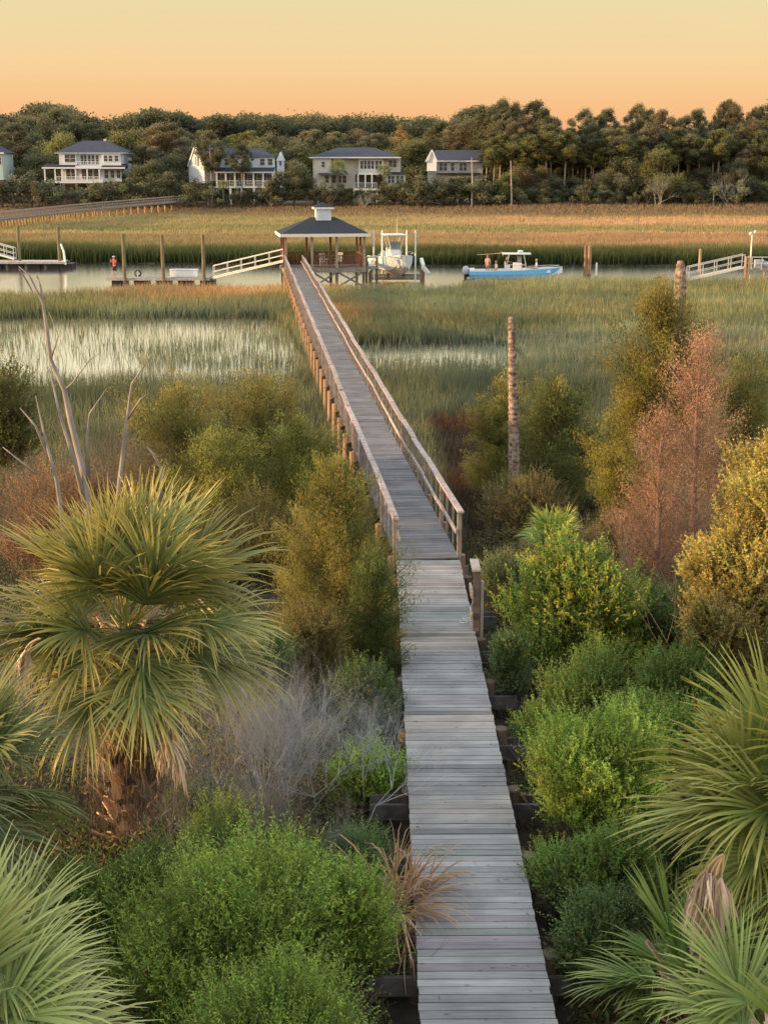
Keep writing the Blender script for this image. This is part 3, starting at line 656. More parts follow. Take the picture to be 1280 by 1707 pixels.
    sh('wax_myrtle', 'rounded shrub with yellow sunlit leaves on its left beyond the tall green one', 'shrub', 970, 25, 290, 940, G1, 2200, .32, 16, .075, .032, tipc=(.42, .40, .06), lobes=4)  # yellow tip colour paints sunlight onto the leaves
    sh('wax_myrtle', 'dark grey green shrub adjoining the yellow tipped one on its right', 'shrub', 1110, 25.8, 200, 990, G_dark, 1700, .32, 18, .055, .022, tipc=(.18, .25, .08), lobes=3)
    sh('wax_myrtle', 'big golden leaved tree crown at the right edge above the palm', 'shrub', 1310, 22.8, 260, 685, G_gold, 3000, .34, 18, .065, .032, tipc=(.36, .31, .10), lobes=8, lump=.3)
    sh('wax_myrtle', 'golden leaved crown bulging left below the big golden one', 'shrub', 1245, 22.2, 190, 840, G_gold, 1800, .34, 18, .065, .032, tipc=(.36, .31, .10), lobes=6, lump=.3)
    sh('wax_myrtle', 'lower golden bush under the big golden crown at the right', 'shrub', 1225, 21.5, 210, 1000, G_gold, 1600, .32, 18, .055, .026, tipc=(.38, .30, .10), lobes=4)
    sh('wax_myrtle', 'dull green thicket between the leftover post and the yellow tipped shrub', 'shrub', 850, 28.5, 120, 935, [(.10, .13, .07), (.08, .11, .055)], 800, .3, 16, .05, .02, lobes=3)
    sh('wax_myrtle', 'shaded thicket under the right side cross beams', 'shrub', 850, 23.5, 70, 1065, G_dark, 400, .25, 16, .045, .02, lobes=2)
    sh('wax_myrtle', 'dry olive undergrowth beneath the rust coloured dead cedar', 'shrub', 1090, 29.5, 200, 940, [(.12, .11, .06), (.09, .11, .05), (.15, .11, .08)], 900, .35, 14, .05, .02, lobes=4)
    sh('oak_branch', 'dark leafy oak branch reaching in at the left edge over the marsh', 'oak', -40, 36, 200, 545, [(.08, .10, .04), (.10, .11, .04)], 1100, .35, 16, .07, .035, lobes=4)
    sh('leafy_shrub', 'mid green shrub between the feathery shrub and the twiggy grey bush', 'shrub', 330, 19.0, 150, 1330, G1, 600, .3, 16, .05, .02, tipc=(.15, .22, .06))
    sh('leafy_shrub', 'shaded green shrub below the tall one at the right of the deck', 'shrub', 1040, 16.0, 190, 1400, G1, 900, .28, 16, .045, .02, tipc=(.16, .26, .06))
    sh('wax_myrtle', 'olive thicket at the foot of the feathery cedar', 'shrub', 520, 23.5, 190, 1035, [(.11, .12, .045), (.13, .12, .05)], 900, .3, 16, .05, .02, lobes=4)
    sh('wax_myrtle', 'olive brown thicket behind the big palm crown on the left', 'shrub', 120, 31, 260, 790, [(.19, .13, .09), (.14, .11, .07), (.22, .14, .10)], 1300, .35, 14, .055, .02, lobes=5)
    sh('wax_myrtle', 'olive thicket under the broad cedars near the left railing', 'shrub', 430, 32, 260, 830, [(.12, .12, .045), (.15, .13, .05)], 1300, .35, 14, .055, .022, lobes=5)
    sh('wax_myrtle', 'green thicket behind the yellow tipped shrub under the palmetto', 'shrub', 900, 30.5, 170, 930, [(.10, .13, .06), (.13, .14, .07)], 900, .3, 14, .055, .02, lobes=4)
    for a in (('leafy_shrub', 'broad mid green shrub under the yellow tipped one', 960, 21.3, 190, 1105, G1, 1300), ('leafy_shrub', 'olive shrub between the golden bush and the tall green one', 1130, 20.6, 170, 1100, G1, 1000), ('leafy_shrub', 'shaded shrub at the foot of the right edge palm', 1160, 16.8, 170, 1360, G_dark, 900), ('leafy_shrub', 'dark leafy shrub in the gap above the bottom right palmettos', 1010, 14.4, 150, 1500, G_dark, 800),
              ('leafy_shrub', 'dim green shrub between the corner palm and the shaggy trunk', 130, 15.2, 170, 1470, G1, 900), ('leafy_shrub', 'shaded shrub against the left side cross beams', 600, 17.2, 150, 1400, G_dark, 800), ('leafy_shrub', 'green shrub in front of the leafless bushes', 470, 16.8, 150, 1425, G1, 800), ('wax_myrtle', 'dark thicket between the shaggy palm and the feathery cedar', 420, 22.5, 170, 1060, G_dark, 1000), ('wax_myrtle', 'deep green thicket between the feathery cedar and the round deck side shrub', 610, 22, 120, 1110, G_dark, 800),
              ('wax_myrtle', 'olive thicket below the broad olive cedar right of the bare trunk', 880, 35.5, 190, 800, [(.12, .13, .06), (.15, .12, .07)], 900), ('wax_myrtle', 'tan brush thicket below the dark ragged cedar', 1040, 32, 150, 860, [(.16, .13, .09), (.12, .12, .06)], 800)):
        sh(a[0], a[1], 'shrub', *a[2:], .3, 16, .05, .02, lobes=4, tipc=tuple(1.7 * v for v in a[6][0]))
    # cedars
    CY = [(.10, .125, .045), (.135, .14, .05), (.08, .11, .04), (.095, .115, .045)]; CD = [(.11, .13, .04), (.14, .15, .045)]
    ce = cedar
    ce('red_cedar', 'feathery yellow green cedar against the left railing', 560, 26.3, 270, 772, CY, 75, 620, ll=.085, lw=.02, tip=(.28, .25, .07), fat=.27, cone=.8)
    ce('red_cedar', 'dark lower cedar between the feathery cedar and the deck', 620, 24.2, 110, 930, [(.075, .11, .035), (.07, .10, .035)], 60, 300, ll=.07, lw=.018, cone=.6)
    ce('red_cedar', 'broad olive cedar left of the railings, second from the walkway', 430, 40, 250, 640, CY, 30, 800, ll=.12, lw=.035, tip=(.24, .19, .06), cone=.45, fat=.40)
    ce('red_cedar', 'broad olive cedar farther left behind the big palm crown', 300, 38.5, 210, 655, CY, 26, 800, ll=.12, lw=.035, tip=(.26, .2, .06), cone=.45, fat=.40)
    ce('red_cedar', 'low shaded cedar nearest the landing step', 500, 37, 160, 715, CD, 22, 700, ll=.11, lw=.03, cone=.4, fat=.36)
    ce('red_cedar', 'squat cedar between the broad olive ones', 365, 35, 200, 730, CD, 24, 700, ll=.11, lw=.03, cone=.35, fat=.36)
    ce('red_cedar', 'olive cedar hugging the slim bare palm trunk', 835, 42, 120, 645, CY, 18, 800, ll=.12, lw=.035, tip=(.26, .2, .06), cone=.5, fat=.36)
    ce('red_cedar', 'wide olive cedar just right of the slim bare palm trunk', 930, 40, 190, 640, CY, 30, 800, ll=.12, lw=.035, cone=.45, fat=.40)
    ce('red_cedar', 'dark cedar with ragged top in front of the rust coloured one', 1035, 35, 120, 705, CD, 22, 800, ll=.10, lw=.03, cone=.5, tip=(.2, .17, .05), fat=.36)
    ce('red_cedar', 'tall ragged cedar below the thick bare palm trunk', 1105, 32.5, 230, 498, CY, 34, 1250, ll=.11, lw=.03, tip=(.26, .2, .05), cone=.62, holes=.1, fat=.4, h0=.38)
    ce('red_cedar', 'olive cedar between the rust coloured tree and the golden crown', 1250, 34, 190, 610, CY, 30, 800, ll=.10, lw=.028, tip=(.28, .22, .06), cone=.5, fat=.4, h0=.25)
    RU = [(.21, .135, .11), (.18, .125, .10), (.24, .16, .13), (.17, .14, .12)]
    ce('dead_cedar', 'rust coloured dead cedar with fine bare twigs', 1170, 29.8, 230, 560, RU, 75, 420, ll=.07, lw=.012, cone=.7, trunk=(.24, .16, .13), fat=.26, h0=.2, leafm=M_dead)
    ce('dead_cedar', 'smaller rusty dead cedar leaning left of the taller one', 1105, 28.8, 160, 690, RU, 50, 380, ll=.07, lw=.012, cone=.6, trunk=(.24, .16, .13), fat=.26, h0=.2, leafm=M_dead)
    # bare twiggy things
    def bare(name, label, px, Y, top, hfac, r, depth, col, kids=3, spread=.7, n_=1, wd=0.3, up=.15, shrink=.68):
        p = aty(px, top, Y); g = gz(p.x, Y); h = p.z - g; t = thing(name, label, 'bare shrub', (p.x, Y, g)); segs = []
        for i in range(n_):
            grow(segs, (rnd.gauss(0, wd), rnd.gauss(0, wd * .7), -.1), (rnd.gauss(0, .35), rnd.gauss(0, .3), 1), h * hfac, r, depth, spread, kids, up, .12, shrink)
        segmesh('twigs', segs, col, M_twig, t); return t
    bare('bare_shrub', 'silvery grey leafless bush between the shaggy palm and the deck', 470, 19.4, 1090, .42, .019, 4, (.44, .45, .47), 3, .75, 24, .75)
    bare('bare_shrub', 'grey leafless bush in front of the silvery one', 400, 17.6, 1230, .42, .014, 4, (.22, .21, .20), 3, .75, 14, .6)
    bare('bare_shrub', 'pale leafless sapling standing right of the small bright palmetto', 1055, 27.5, 855, .5, .02, 3, (.33, .25, .19), 3, .5, 1, .0, .3)
    bare('bare_shrub', 'dry brushwood around the small palmetto', 965, 31.5, 880, .42, .014, 4, (.22, .17, .15), 3, .8, 7, .7)
    bare('bare_shrub', 'brown brushwood at the left edge beyond the palms', 90, 36, 690, .4, .016, 4, (.24, .17, .13), 3, .8, 12, 1.7)
    bare('bare_shrub', 'reddish brushwood at the left edge under the oak branch', 20, 33, 720, .4, .015, 4, (.26, .17, .13), 3, .8, 9, 1.2)
    bare('bare_shrub', 'brown twigs rising among the broad cedars', 230, 37, 660, .4, .016, 4, (.25, .17, .12), 3, .8, 7, 1.0)
    bare('bare_shrub', 'reddish twigs under the rust coloured cedar', 1120, 28.2, 900, .45, .012, 4, (.26, .16, .13), 3, .8, 7, .6)
    # silver dead tree by px polylines, Y = 29..31
    Y = 29.5; t = thing('dead_tree', 'bare silvery dead tree with curved limbs rising behind the big palm', 'dead tree', aty(150, 960, Y))
    o0 = Vector(t.location)
    def limb(pts, r0, r1, name='limb'):
        q = [aty(x, y, Y + yy) - o0 for x, y, yy in pts]; k = len(q); r0 *= .75; r1 *= .8
        MB().tube(q, [(r0 + (r1 - r0) * i / (k - 1)) for i in range(k)], 8, (.33, .29, .27)).build(name, M_bark, t, True)
    limb([(150, 960, 0), (148, 860, 0), (138, 780, 0), (118, 700, .1), (108, 650, .1), (85, 600, .2), (78, 545, .2), (72, 505, .3), (50, 460, .3), (32, 444, .3)], .13, .012, 'trunk')
    limb([(72, 505, .3), (66, 470, .4), (62, 455, .4)], .03, .008)
    limb([(85, 600, .2), (98, 560, 0), (82, 520, -.1)], .03, .006)
    limb([(145, 850, 0), (125, 770, -.2), (100, 690, -.3), (82, 610, -.3)], .09, .012)
    limb([(148, 800, 0), (145, 740, .1), (150, 690, .1), (178, 648, 0)], .07, .01)
    limb([(190, 920, .2), (200, 800, .3), (212, 700, .3), (220, 640, .2), (255, 590, 0)], .085, .01)
    limb([(212, 700, .3), (235, 665, .2), (250, 655, .1)], .04, .008)
    limb([(110, 900, -.3), (95, 800, -.3), (78, 740, -.4), (60, 660, -.4)], .085, .012)
    limb([(86, 770, -.3), (60, 710, -.5), (34, 680, -.5)], .06, .01)
    limb([(60, 790, -.4), (30, 765, -.5), (5, 745, -.5)], .035, .01)
    limb([(108, 650, .1), (120, 640, 0), (150, 600, 0), (165, 590, 0)], .03, .006)
    limb([(270, 860, .5), (268, 780, .5), (255, 755, .5), (245, 745, .4)], .05, .02)
    # bare palm trunks
    for px, Y, top, r0, r1, lab, bot in ((862, 38.2, 527, .185, .095, 'slim bare palm trunk without a crown left of the olive cedar', 852), (1128, 34, 435, .19, .14, 'thick bare palm trunk behind the tall ragged cedar', 1134)):
        p = aty(bot, top, Y); q = aty(px, 760, Y); g = gz(q.x, Y); n_ = 44; m = MB(); pts = []; rad = []
        for k in range(n_ + 1):
            s = k / n_; pts.append((q.x + (p.x - q.x) * s, Y, g - .2 + (p.z - g + .2) * s)); rad.append((r0 + (r1 - r0) * s) * rnd.uniform(.95, 1.05))
        rad[-1] *= .55; rad[-2] *= .8
        m.tube(pts, rad, 14, (.27, .215, .18))
        for k in range(260):
            s = rnd.random(); a = rnd.uniform(0, 6.28); i_ = int(s * n_); c_ = Vector(pts[i_]); r_ = rad[i_]; v_ = Vector((math.cos(a), math.sin(a), 0)); m.bar(c_ + v_ * r_ * .85, c_ + v_ * (r_ + .012) + Vector((0, 0, .10)), .06, .015, tuple(np.array((.27, .2, .16)) * rnd.uniform(.45, 1.6)))
        tag(m.build('bare_palm_trunk', M_pbark), lab, 'palm trunk')
        if top == 435:
            pass
    # undergrowth: countless leaves and litter on the ground
    N = 620000; y = 9 + 36 * R.random(N) ** 1.3; x = R.uniform(-1, 1, N) * (.31 * y + 4); g = ground(x, y)
    a = np.array(c0[:2]); dd = np.array(dn[:2]); ds = np.abs((x - a[0]) * dd[1] - (y - a[1]) * dd[0])
    keep = (ds > 1.0) & (noise(x, y, 1.3, 8) + R.normal(0, .25, N) > -.55); keep &= ~((x > 1) & (x < 8) & (y > 36)); keep &= R.random(N) < smooth(0,.2,ds-1)
    x, y, g = x[keep], y[keep], g[keep]; N = len(x)
    hh = np.clip(noise(x, y, 1.1, 22) * .6 + .65, .05, 1.4) * smooth(.9, 2.2, ds[keep]); P = np.stack([x, y, g + R.random(N) ** .7 * hh], 1)
    gc = np.array([(.10, .14, .055), (.08, .11, .045), (.13, .10, .06), (.12, .155, .06), (.16, .12, .08)])[R.integers(0, 5, N)] * R.uniform(.6, 1.2, (N, 1))
    o = leaves('undergrowth', P, R.normal(size=(N, 3)) + [0, 0, .5], R.uniform(.05, .13, N), R.uniform(.015, .035, N), gc, M_leaf)
    o['kind'] = 'stuff'; o['label'] = 'tangled low undergrowth and leaf litter between the shrubs'; o['category'] = 'undergrowth'
foreground()
# trees off to the left of the view, shading the foreground from the low sun
def litter():
    N = 420; t_ = R.random(N) ** .8 * 34; side_ = R.choice([-1, 1], N) * np.abs(R.normal(.0, 1, N)); u_ = np.clip(np.where(R.random(N) < .6, .73 * np.sign(side_) - .1 * np.sign(side_) * np.abs(R.normal(0, 1, N)), R.uniform(-.72, .72, N)), -.73, .73)
    P = np.array(c0) - np.array(dn) * 1.5 + np.array(dn) * t_[:, None] + np.array([dn.y, -dn.x, 0]) * u_[:, None]; P[:, 2] = dz + .006
    a = R.uniform(0, 2 * PI, N); D = np.stack([np.cos(a), np.sin(a), R.uniform(0, .25, N)], 1)
    o = leaves('leaf_litter', P, D, R.uniform(.02, .08, N), R.uniform(.006, .022, N), np.array([(.20, .12, .06), (.13, .10, .06), (.26, .2, .1), (.1, .13, .05)])[R.integers(0, 4, N)], M_leaf)
    o['kind'] = 'stuff'; o['label'] = 'fallen leaves and twigs scattered on the near planks'; o['category'] = 'leaf litter'
litter()
# ------------------------------------------------------------------ distant trees
def cloud(lobes, dens, size, cols, flat=1.0, jit=.3):
    P = []; D = []; CL = []
    for (c, r_) in lobes:
        n_ = int(dens * (r_[0] * r_[1] + r_[0] * r_[2] + r_[1] * r_[2]))
        d = unit(R.normal(size=(n_, 3))); k = (.55 + .5 * R.random(n_) ** .5)
        sub = R.integers(0, 12, n_); off = unit(R.normal(size=(12, 3))) * .35
        p = (d * k[:, None] * .7 + off[sub] + R.normal(size=(n_, 3)) * jit) * np.array(r_) + np.array(c)
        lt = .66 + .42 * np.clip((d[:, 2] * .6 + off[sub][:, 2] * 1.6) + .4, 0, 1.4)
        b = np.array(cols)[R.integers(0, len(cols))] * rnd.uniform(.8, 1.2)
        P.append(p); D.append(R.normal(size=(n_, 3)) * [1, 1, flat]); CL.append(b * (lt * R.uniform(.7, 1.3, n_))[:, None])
    P = np.concatenate(P); N = len(P)
    return P, np.concatenate(D), size * R.uniform(.6, 1.4, N), size * .6 * R.uniform(.6, 1.3, N), np.concatenate(CL)
def proto_pine(h, cols, lo=.45):
    t = thing('pine_tree', 'tall loblolly pine with an open crown in the far woods', 'pine tree', (0, -60, -60), group='pines of the far woods'); lb = []; segs = []
    n_ = rnd.randint(34, 44)
    for i in range(n_):
        f = lo + (1 - lo) * (i + .5) / n_; a = i * 2.4 + rnd.random(); rr = h * .165 * (1.15 - abs(f - .78) * 1.3) * rnd.uniform(.25, 1.35) * (1 if f < .93 else .5)
        c = (math.cos(a) * rr, math.sin(a) * rr, h * f * .97); s = h * rnd.uniform(.02, .055); lb.append((c, (s * 1.25, s * 1.25, s * .85)))
        segs.append(((0, 0, h * f * .97 - rr * .35), c, .10, .04))
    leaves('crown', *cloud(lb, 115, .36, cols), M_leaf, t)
    MB().tube([(0, 0, -.5), (.1, 0, h * .3), (-.1, .1, h * .65), (0, 0, h * .96)], [h * .013, h * .011, h * .008, .04], 7, (.34, .28, .23)).build('trunk', M_bark, t)
    segmesh('branch', segs, (.2, .15, .12), M_twig, t); return t
def proto_broad(h, cols, w=.42, name='oak_tree', lab='rounded broadleaf tree in the far woods', grp='broadleaf trees of the far woods', lo=.25, n_=20, cat_='broadleaf tree'):
    t = thing(name, lab, cat_, (0, -60, -60), group=grp); lb = []; segs = []
    for i in range(n_):
        a = i * 2.4; f = rnd.uniform(lo, .85); rr = h * w * rnd.uniform(.1, 1.0) * (1.1 - (f - lo) * .9); s = h * rnd.uniform(.075, .15)
        c = (math.cos(a) * rr, math.sin(a) * rr, h * f); lb.append((c, (s * 1.15, s * 1.15, s * .85))); segs.append(((0, 0, h * lo * .6), c, .14, .04))
    lb.append(((0, 0, h * .84), (h * .11, h * .11, h * .12)))
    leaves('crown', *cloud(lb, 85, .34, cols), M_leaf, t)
    MB().tube([(0, 0, -.5), (.1, 0, h * .3), (0, .1, h * .7)], [h * .025, h * .018, .06], 7, (.17, .14, .11)).build('trunk', M_bark, t)
    segmesh('branch', segs, (.2, .16, .13), M_twig, t); return t
def proto_cone(h, cols):
    t = thing('cypress_tree', 'conical rust tinged evergreen beyond the houses', 'evergreen', (0, -60, -60)); lb = []
    for i in range(14):
        f = .15 + .85 * i / 14; rr = h * .2 * (1.05 - f); a = i * 2.4; s = h * .12 * (1.25 - f); lb.append(((math.cos(a) * rr, math.sin(a) * rr, h * f), (s, s, s)))
    leaves('crown', *cloud(lb, 80, .35, cols), M_leaf, t)
    MB().tube([(0, 0, -.5), (0, 0, h * .9)], [.25, .05], 7, (.18, .14, .11)).build('trunk', M_bark, t); return t
def proto_palm(h):
    t = thing('distant_palm', 'small cabbage palm at the edge of the far woods', 'palm', (0, -60, -60), group='cabbage palms along the far treeline')
    VV = []; QQ = []; CC = []; k = 0
    for i in range(22):
        V, Q, c = frond((0, 0, h), i * 2.4, 1.2 - 1.9 * i / 22, .7, 1.0, 12, False, (.11, .14, .06), (.2, .2, .1), .6, wmul=3)
        VV.append(V); QQ.append(Q + k); CC.append(c); k += len(V)
    quads('crown', np.concatenate(VV), np.concatenate(QQ), np.concatenate(CC), M_frond, t)
    MB().tube([(0, 0, -.4), (0, 0, h)], [.2, .17], 8, (.20, .17, .14)).build('trunk', M_twig, t); return t
D1 = [(.092, .108, .072), (.108, .116, .075), (.08, .096, .065)]; D2 = [(.135, .12, .082), (.12, .115, .075), (.095, .102, .07)]; D3 = [(.125, .14, .06), (.11, .125, .058)]; D4 = [(.08, .096, .064), (.09, .105, .068)]  # far crown colours lightened and greyed to imitate haze
DG = [(.12, .14, .10), (.10, .12, .09)]
PP = [proto_pine(22, D1, .5), proto_pine(22, D2, .55), proto_pine(22, D1, .4), proto_pine(22, D2, .65), proto_pine(22, D4, .58), proto_pine(22, D1, .72), proto_pine(22, D3, .6)]
PB = [proto_broad(12, D1), proto_broad(12, D3), proto_broad(12, D4), proto_broad(12, DG, .5), proto_broad(12, D2)]
PS = [proto_broad(6, D4, .55, 'evergreen_shrub', 'dark evergreen shrub at the foot of the far woods', 'shrubs along the far treeline', .2, 9, 'shrub'), proto_broad(6, D1, .5, 'evergreen_shrub', 'dark evergreen shrub at the foot of the far woods', 'shrubs along the far treeline', .2, 9, 'shrub'), proto_broad(6, DG, .55, 'evergreen_shrub', 'dark evergreen shrub at the foot of the far woods', 'shrubs along the far treeline', .2, 9, 'shrub')]
PC = proto_cone(16, [(.20, .14, .06), (.16, .13, .055)]); PL = proto_palm(5.5)
used = set()
def put(pr, px, top, Y, h0, label=None, group=None, wk=1.0):
    p = aty(px, top, Y); g = gz(p.x, Y); s = (p.z - g) / h0
    first = pr.name not in used
    if first:
        used.add(pr.name); pr.location = (p.x, Y, g); pr.rotation_euler = (0, 0, rnd.uniform(0, 6)); pr.scale = (s * wk, s * wk, s); o = pr
        if label: pr['_'] = 1
        return o
    o = dup(pr, (p.x, Y, g), rnd.uniform(0, 6), (s * wk, s * wk, s))
    return o
xs_ = [-60, 0, 30, 60, 100, 150, 200, 260, 330, 400, 480, 560, 620, 680, 730, 760, 800, 830, 860, 890, 925, 960, 1000, 1040, 1080, 1130, 1160, 1200, 1230, 1260, 1290, 1340]
ys_ = [180, 192, 197, 183, 178, 200, 205, 186, 205, 195, 200, 198, 200, 205, 203, 205, 180, 178, 172, 180, 190, 197, 184, 186, 190, 198, 196, 180, 172, 178, 172, 172]
def sky_y(px): return float(np.interp(px, xs_, ys_))
def woods():
    # right hand pine wood, x 700..1340
    px = 745
    while px < 1345:
        if 815 < px < 1330: put(rnd.choice(PP), px, sky_y(px) + rnd.uniform(14, 36), 302 + rnd.uniform(-4, 8), 22, wk=rnd.uniform(.75, 1.1))
        px += rnd.uniform(15, 24)
    for px, top in ((815, 176), (838, 171), (857, 173), (890, 173), (905, 182), (973, 184), (1010, 188), (1062, 178), (1075, 181), (1100, 186), (1160, 186), (1212, 169), (1222, 176), (1262, 182), (1290, 168), (1325, 166)): put(rnd.choice([PP[0], PP[2], PP[3], PP[4], PP[5]]), px, top - 6 + rnd.uniform(-3, 5), 306 + rnd.uniform(-3, 6), 22, wk=rnd.uniform(.6, .9))
    for k in range(34): put(rnd.choice(PP), 800 + k * 15.8 + rnd.uniform(-8, 8), sky_y(800 + k * 15.8) + rnd.uniform(14, 50), 318 + rnd.uniform(-4, 8), 22, wk=1.25)
    for k in range(30): put(rnd.choice(PP[3:] + PP[5:]), 822 + k * 17.5 + rnd.uniform(-8, 8), 212 + rnd.uniform(-12, 38), 297 + rnd.uniform(-3, 3), 22, wk=rnd.uniform(1, 1.35))
    for k in range(26): put(rnd.choice(PB), 835 + k * 20 + rnd.uniform(-8, 8), 272 + rnd.uniform(-30, 30), 294 + rnd.uniform(-4, 3), 12, wk=rnd.uniform(.9, 1.2))
    for k in range(34): put(rnd.choice(PS), 690 + k * 19.5 + rnd.uniform(-9, 9), 310 + rnd.uniform(-15, 12), 290 + rnd.uniform(-3, 3), 6, wk=rnd.uniform(1.1, 1.5))
    # left wood behind the houses
    for k in range(26):
        px = -55 + k * 31 + rnd.uniform(-9, 9)
        put(rnd.choice(PP + PB[:3]), px, sky_y(px) + rnd.uniform(-3, 12) + (14 if 200 < px < 760 else 0), 345 + rnd.uniform(-6, 10), 22 if False else 22, wk=1.3) if False else None
        pr = rnd.choice(PP + [PB[0], PB[4]]); put(pr, px, sky_y(px) + rnd.uniform(-2, 12) + (16 if 180 < px < 760 else 0), 342 + rnd.uniform(-6, 10), 22 if pr in PP else 12, wk=1.25 if pr in PP else .85)
    for k in range(25):
        px = -40 + k * 33 + rnd.uniform(-9, 9); pr = rnd.choice(PB); put(pr, px, 240 + rnd.uniform(-18, 10), 330 + rnd.uniform(-5, 5), 12, wk=1.2)
    for px, top, pr, h0, Y, wk in ((20, 205, PP[0], 22, 322, 1.4), (75, 183, PB[0], 12, 335, .8), (100, 215, PB[1], 12, 318, .8), (60, 240, PB[0], 12, 312, 1.0), (195, 212, PB[1], 12, 325, .9), (225, 208, PB[1], 12, 326, .9), (270, 205, PP[3], 22, 315, 1.4), (240, 240, PP[2], 22, 305, 1.3), (255, 262, PB[2], 12, 300, 1.0), (290, 250, PB[2], 12, 304, 1), (225, 270, PB[2], 12, 300, .9),
                                   (350, 218, PP[0], 22, 297, 1.0), (402, 238, PP[4], 22, 296, .85), (668, 205, PC, 16, 335, 1.25), (545, 232, PB[1], 12, 335, 1.2), (580, 236, PB[1], 12, 338, 1.1), (770, 205, PP[1], 22, 322, 1.3), (745, 200, PP[4], 22, 330, 1.3), (840, 215, PP[2], 22, 300, 1.1), (690, 240, PB[0], 12, 325, .8)):
        put(pr, px, top, Y, h0, wk=wk)
    # in front of the houses
    for px, top, pr, h0, Y, wk in ((490, 262, PB[2], 12, 292, 1.0), (465, 285, PS[0], 6, 291, 1.3), (325, 294, PS[0], 6, 291, 1.2), (350, 300, PS[1], 6, 292, 1.0), (20, 290, PS[2], 6, 292, 1.4), (50, 285, PS[0], 6, 293, 1.4), (85, 298, PS[2], 6, 292, 1.0), (160, 302, PS[0], 6, 291, 1.1), (185, 296, PS[2], 6, 292, 1.1), (215, 294, PS[1], 6, 292, 1.1), (250, 290, PS[0], 6, 292, 1.2), (280, 284, PS[1], 6, 293, 1.2), (305, 300, PS[0], 6, 292, 1),
                                   (540, 300, PS[2], 6, 291, 1.2), (570, 305, PS[1], 6, 291, 1.0), (600, 312, PS[0], 6, 290, 1.0), (640, 300, PS[1], 6, 290, 1.0), (665, 296, PS[0], 6, 289, 1.3), (700, 290, PS[1], 6, 289, 1.4), (735, 293, PS[0], 6, 288, 1.4), (770, 292, PS[1], 6, 289, 1.3), (802, 292, PS[0], 6, 288, 1.4), (525, 305, PS[0], 6, 291, 1.0), (405, 318, PS[1], 6, 291, .9), (0, 300, PS[1], 6, 291, 1.3), (-30, 290, PS[0], 6, 291, 1.4), (120, 312, PS[2], 6, 291, .8)):
        put(pr, px, top, Y, h0, wk=wk)
    for px, top in ((352, 309), (372, 313), (395, 312), (418, 314), (432, 309), (452, 300), (100, 308), (135, 311), (150, 306), (175, 303), (198, 300), (62, 300), (550, 306), (585, 312), (618, 313), (655, 305), (675, 300), (725, 292), (752, 294), (785, 292)):
        put(rnd.choice(PS), px, top, 290 + rnd.uniform(-1, 1.5), 6, wk=rnd.uniform(1.0, 1.4))
    for px, top, Y in ((563, 270, 293), (640, 276, 293), (1190, 312, 286), (372, 303, 290), (205, 308, 290)):
        put(PL, px, top, Y, 6.5)
    # the smooth dark ridge of the wood behind everything
    lb = []
    for k in range(260):
        px = rnd.uniform(-120, 800); Y = rnd.uniform(400, 470); top = sky_y(px) - 2 + rnd.uniform(-3, 16); p = aty(px, top, Y); s = rnd.uniform(3.0, 5.5)
        lb.append(((p.x, Y, p.z - s * .8), (s * 1.2, s, s)))
        lb.append(((p.x, Y, p.z - s * 2.6), (s * 1.4, s, s * 1.2)))
    for k in range(150):
        px = rnd.uniform(780, 1400); Y = rnd.uniform(400, 450); top = sky_y(px) + 36 + rnd.uniform(-3, 26); p = aty(px, top, Y); s = rnd.uniform(3.5, 5.5); lb.append(((p.x, Y, p.z - s), (s * 1.2, s, s))); lb.append(((p.x, Y, p.z - s * 3), (s * 1.4, s, s * 2)))
    o = leaves('distant_wood', *cloud(lb, 36, .75, [(.06, .073, .048), (.07, .08, .05), (.052, .065, .043)], jit=.1), M_leaf); o['kind'] = 'stuff'; o['label'] = 'dark even canopy of the distant wood behind the houses'; o['category'] = 'wood'  # canopy colours raised a little, distance haze put into them
    # understorey fill
    N = 60000; x = R.uniform(-110, 120, N); y = R.uniform(300, 345, N); z = ground(x, y) + R.random(N) ** 1.3 * (5 + 2.5 * noise(x, y, 6, 3)) 
    hx = (x > -72) & (x < 22) & (y < 322); keep = ~hx
    P = np.stack([x, y, z], 1)[keep]; N = len(P); cc = np.array([(.045, .055, .03), (.06, .065, .035), (.035, .045, .025)])[R.integers(0, 3, N)] * R.uniform(.6, 1.3, (N, 1))
    o = leaves('understorey', P, R.normal(size=(N, 3)), R.uniform(.4, .9, N), R.uniform(.3, .6, N), cc, M_leaf); o['kind'] = 'stuff'; o['label'] = 'shaded understorey beneath the far woods'; o['category'] = 'undergrowth'
    # pale bare snag in the marsh edge
    for px, top, bot in ((851, 268, 356), (786, 262, 330)):
        q = aty(px, bot, 287); p = aty(px, top, 287)
        tag(MB().tube([(q.x, 287, gz(q.x, 287) - .4), (q.x + .1, 287, q.z + 3), (p.x, 287, p.z)], [.22, .18, .09], 7, (.42, .36, .32)).build('snag', M_bark), 'straight pale bare trunk in front of the pine wood' if px == 851 else 'thin pale bare trunk between the beige house and the grey cottage', 'dead tree')
    for px, Y in ((1215, 287), (1095, 287), (605, 288)):
        p = aty(px, 345, Y); g = gz(p.x, Y); t = thing('dead_oak', {1215: 'pale leafless spreading oak at the right end of the far woods', 1095: 'pale leafless oak left of the small palms in the far woods', 605: 'pale leafless bush below the beige house'}[px], 'dead tree', (p.x, Y, g)); segs = []
        hh = 3.4 if px > 1000 else 1.6
        for k in range(3): grow(segs, (rnd.gauss(0, .3), 0, 0), (rnd.gauss(0, .5), rnd.gauss(0, .3), 1), hh, .13, 3, .8, 3, .1, .2)
        segmesh('branches', segs, (.33, .32, .29), M_twig, t)
woods()
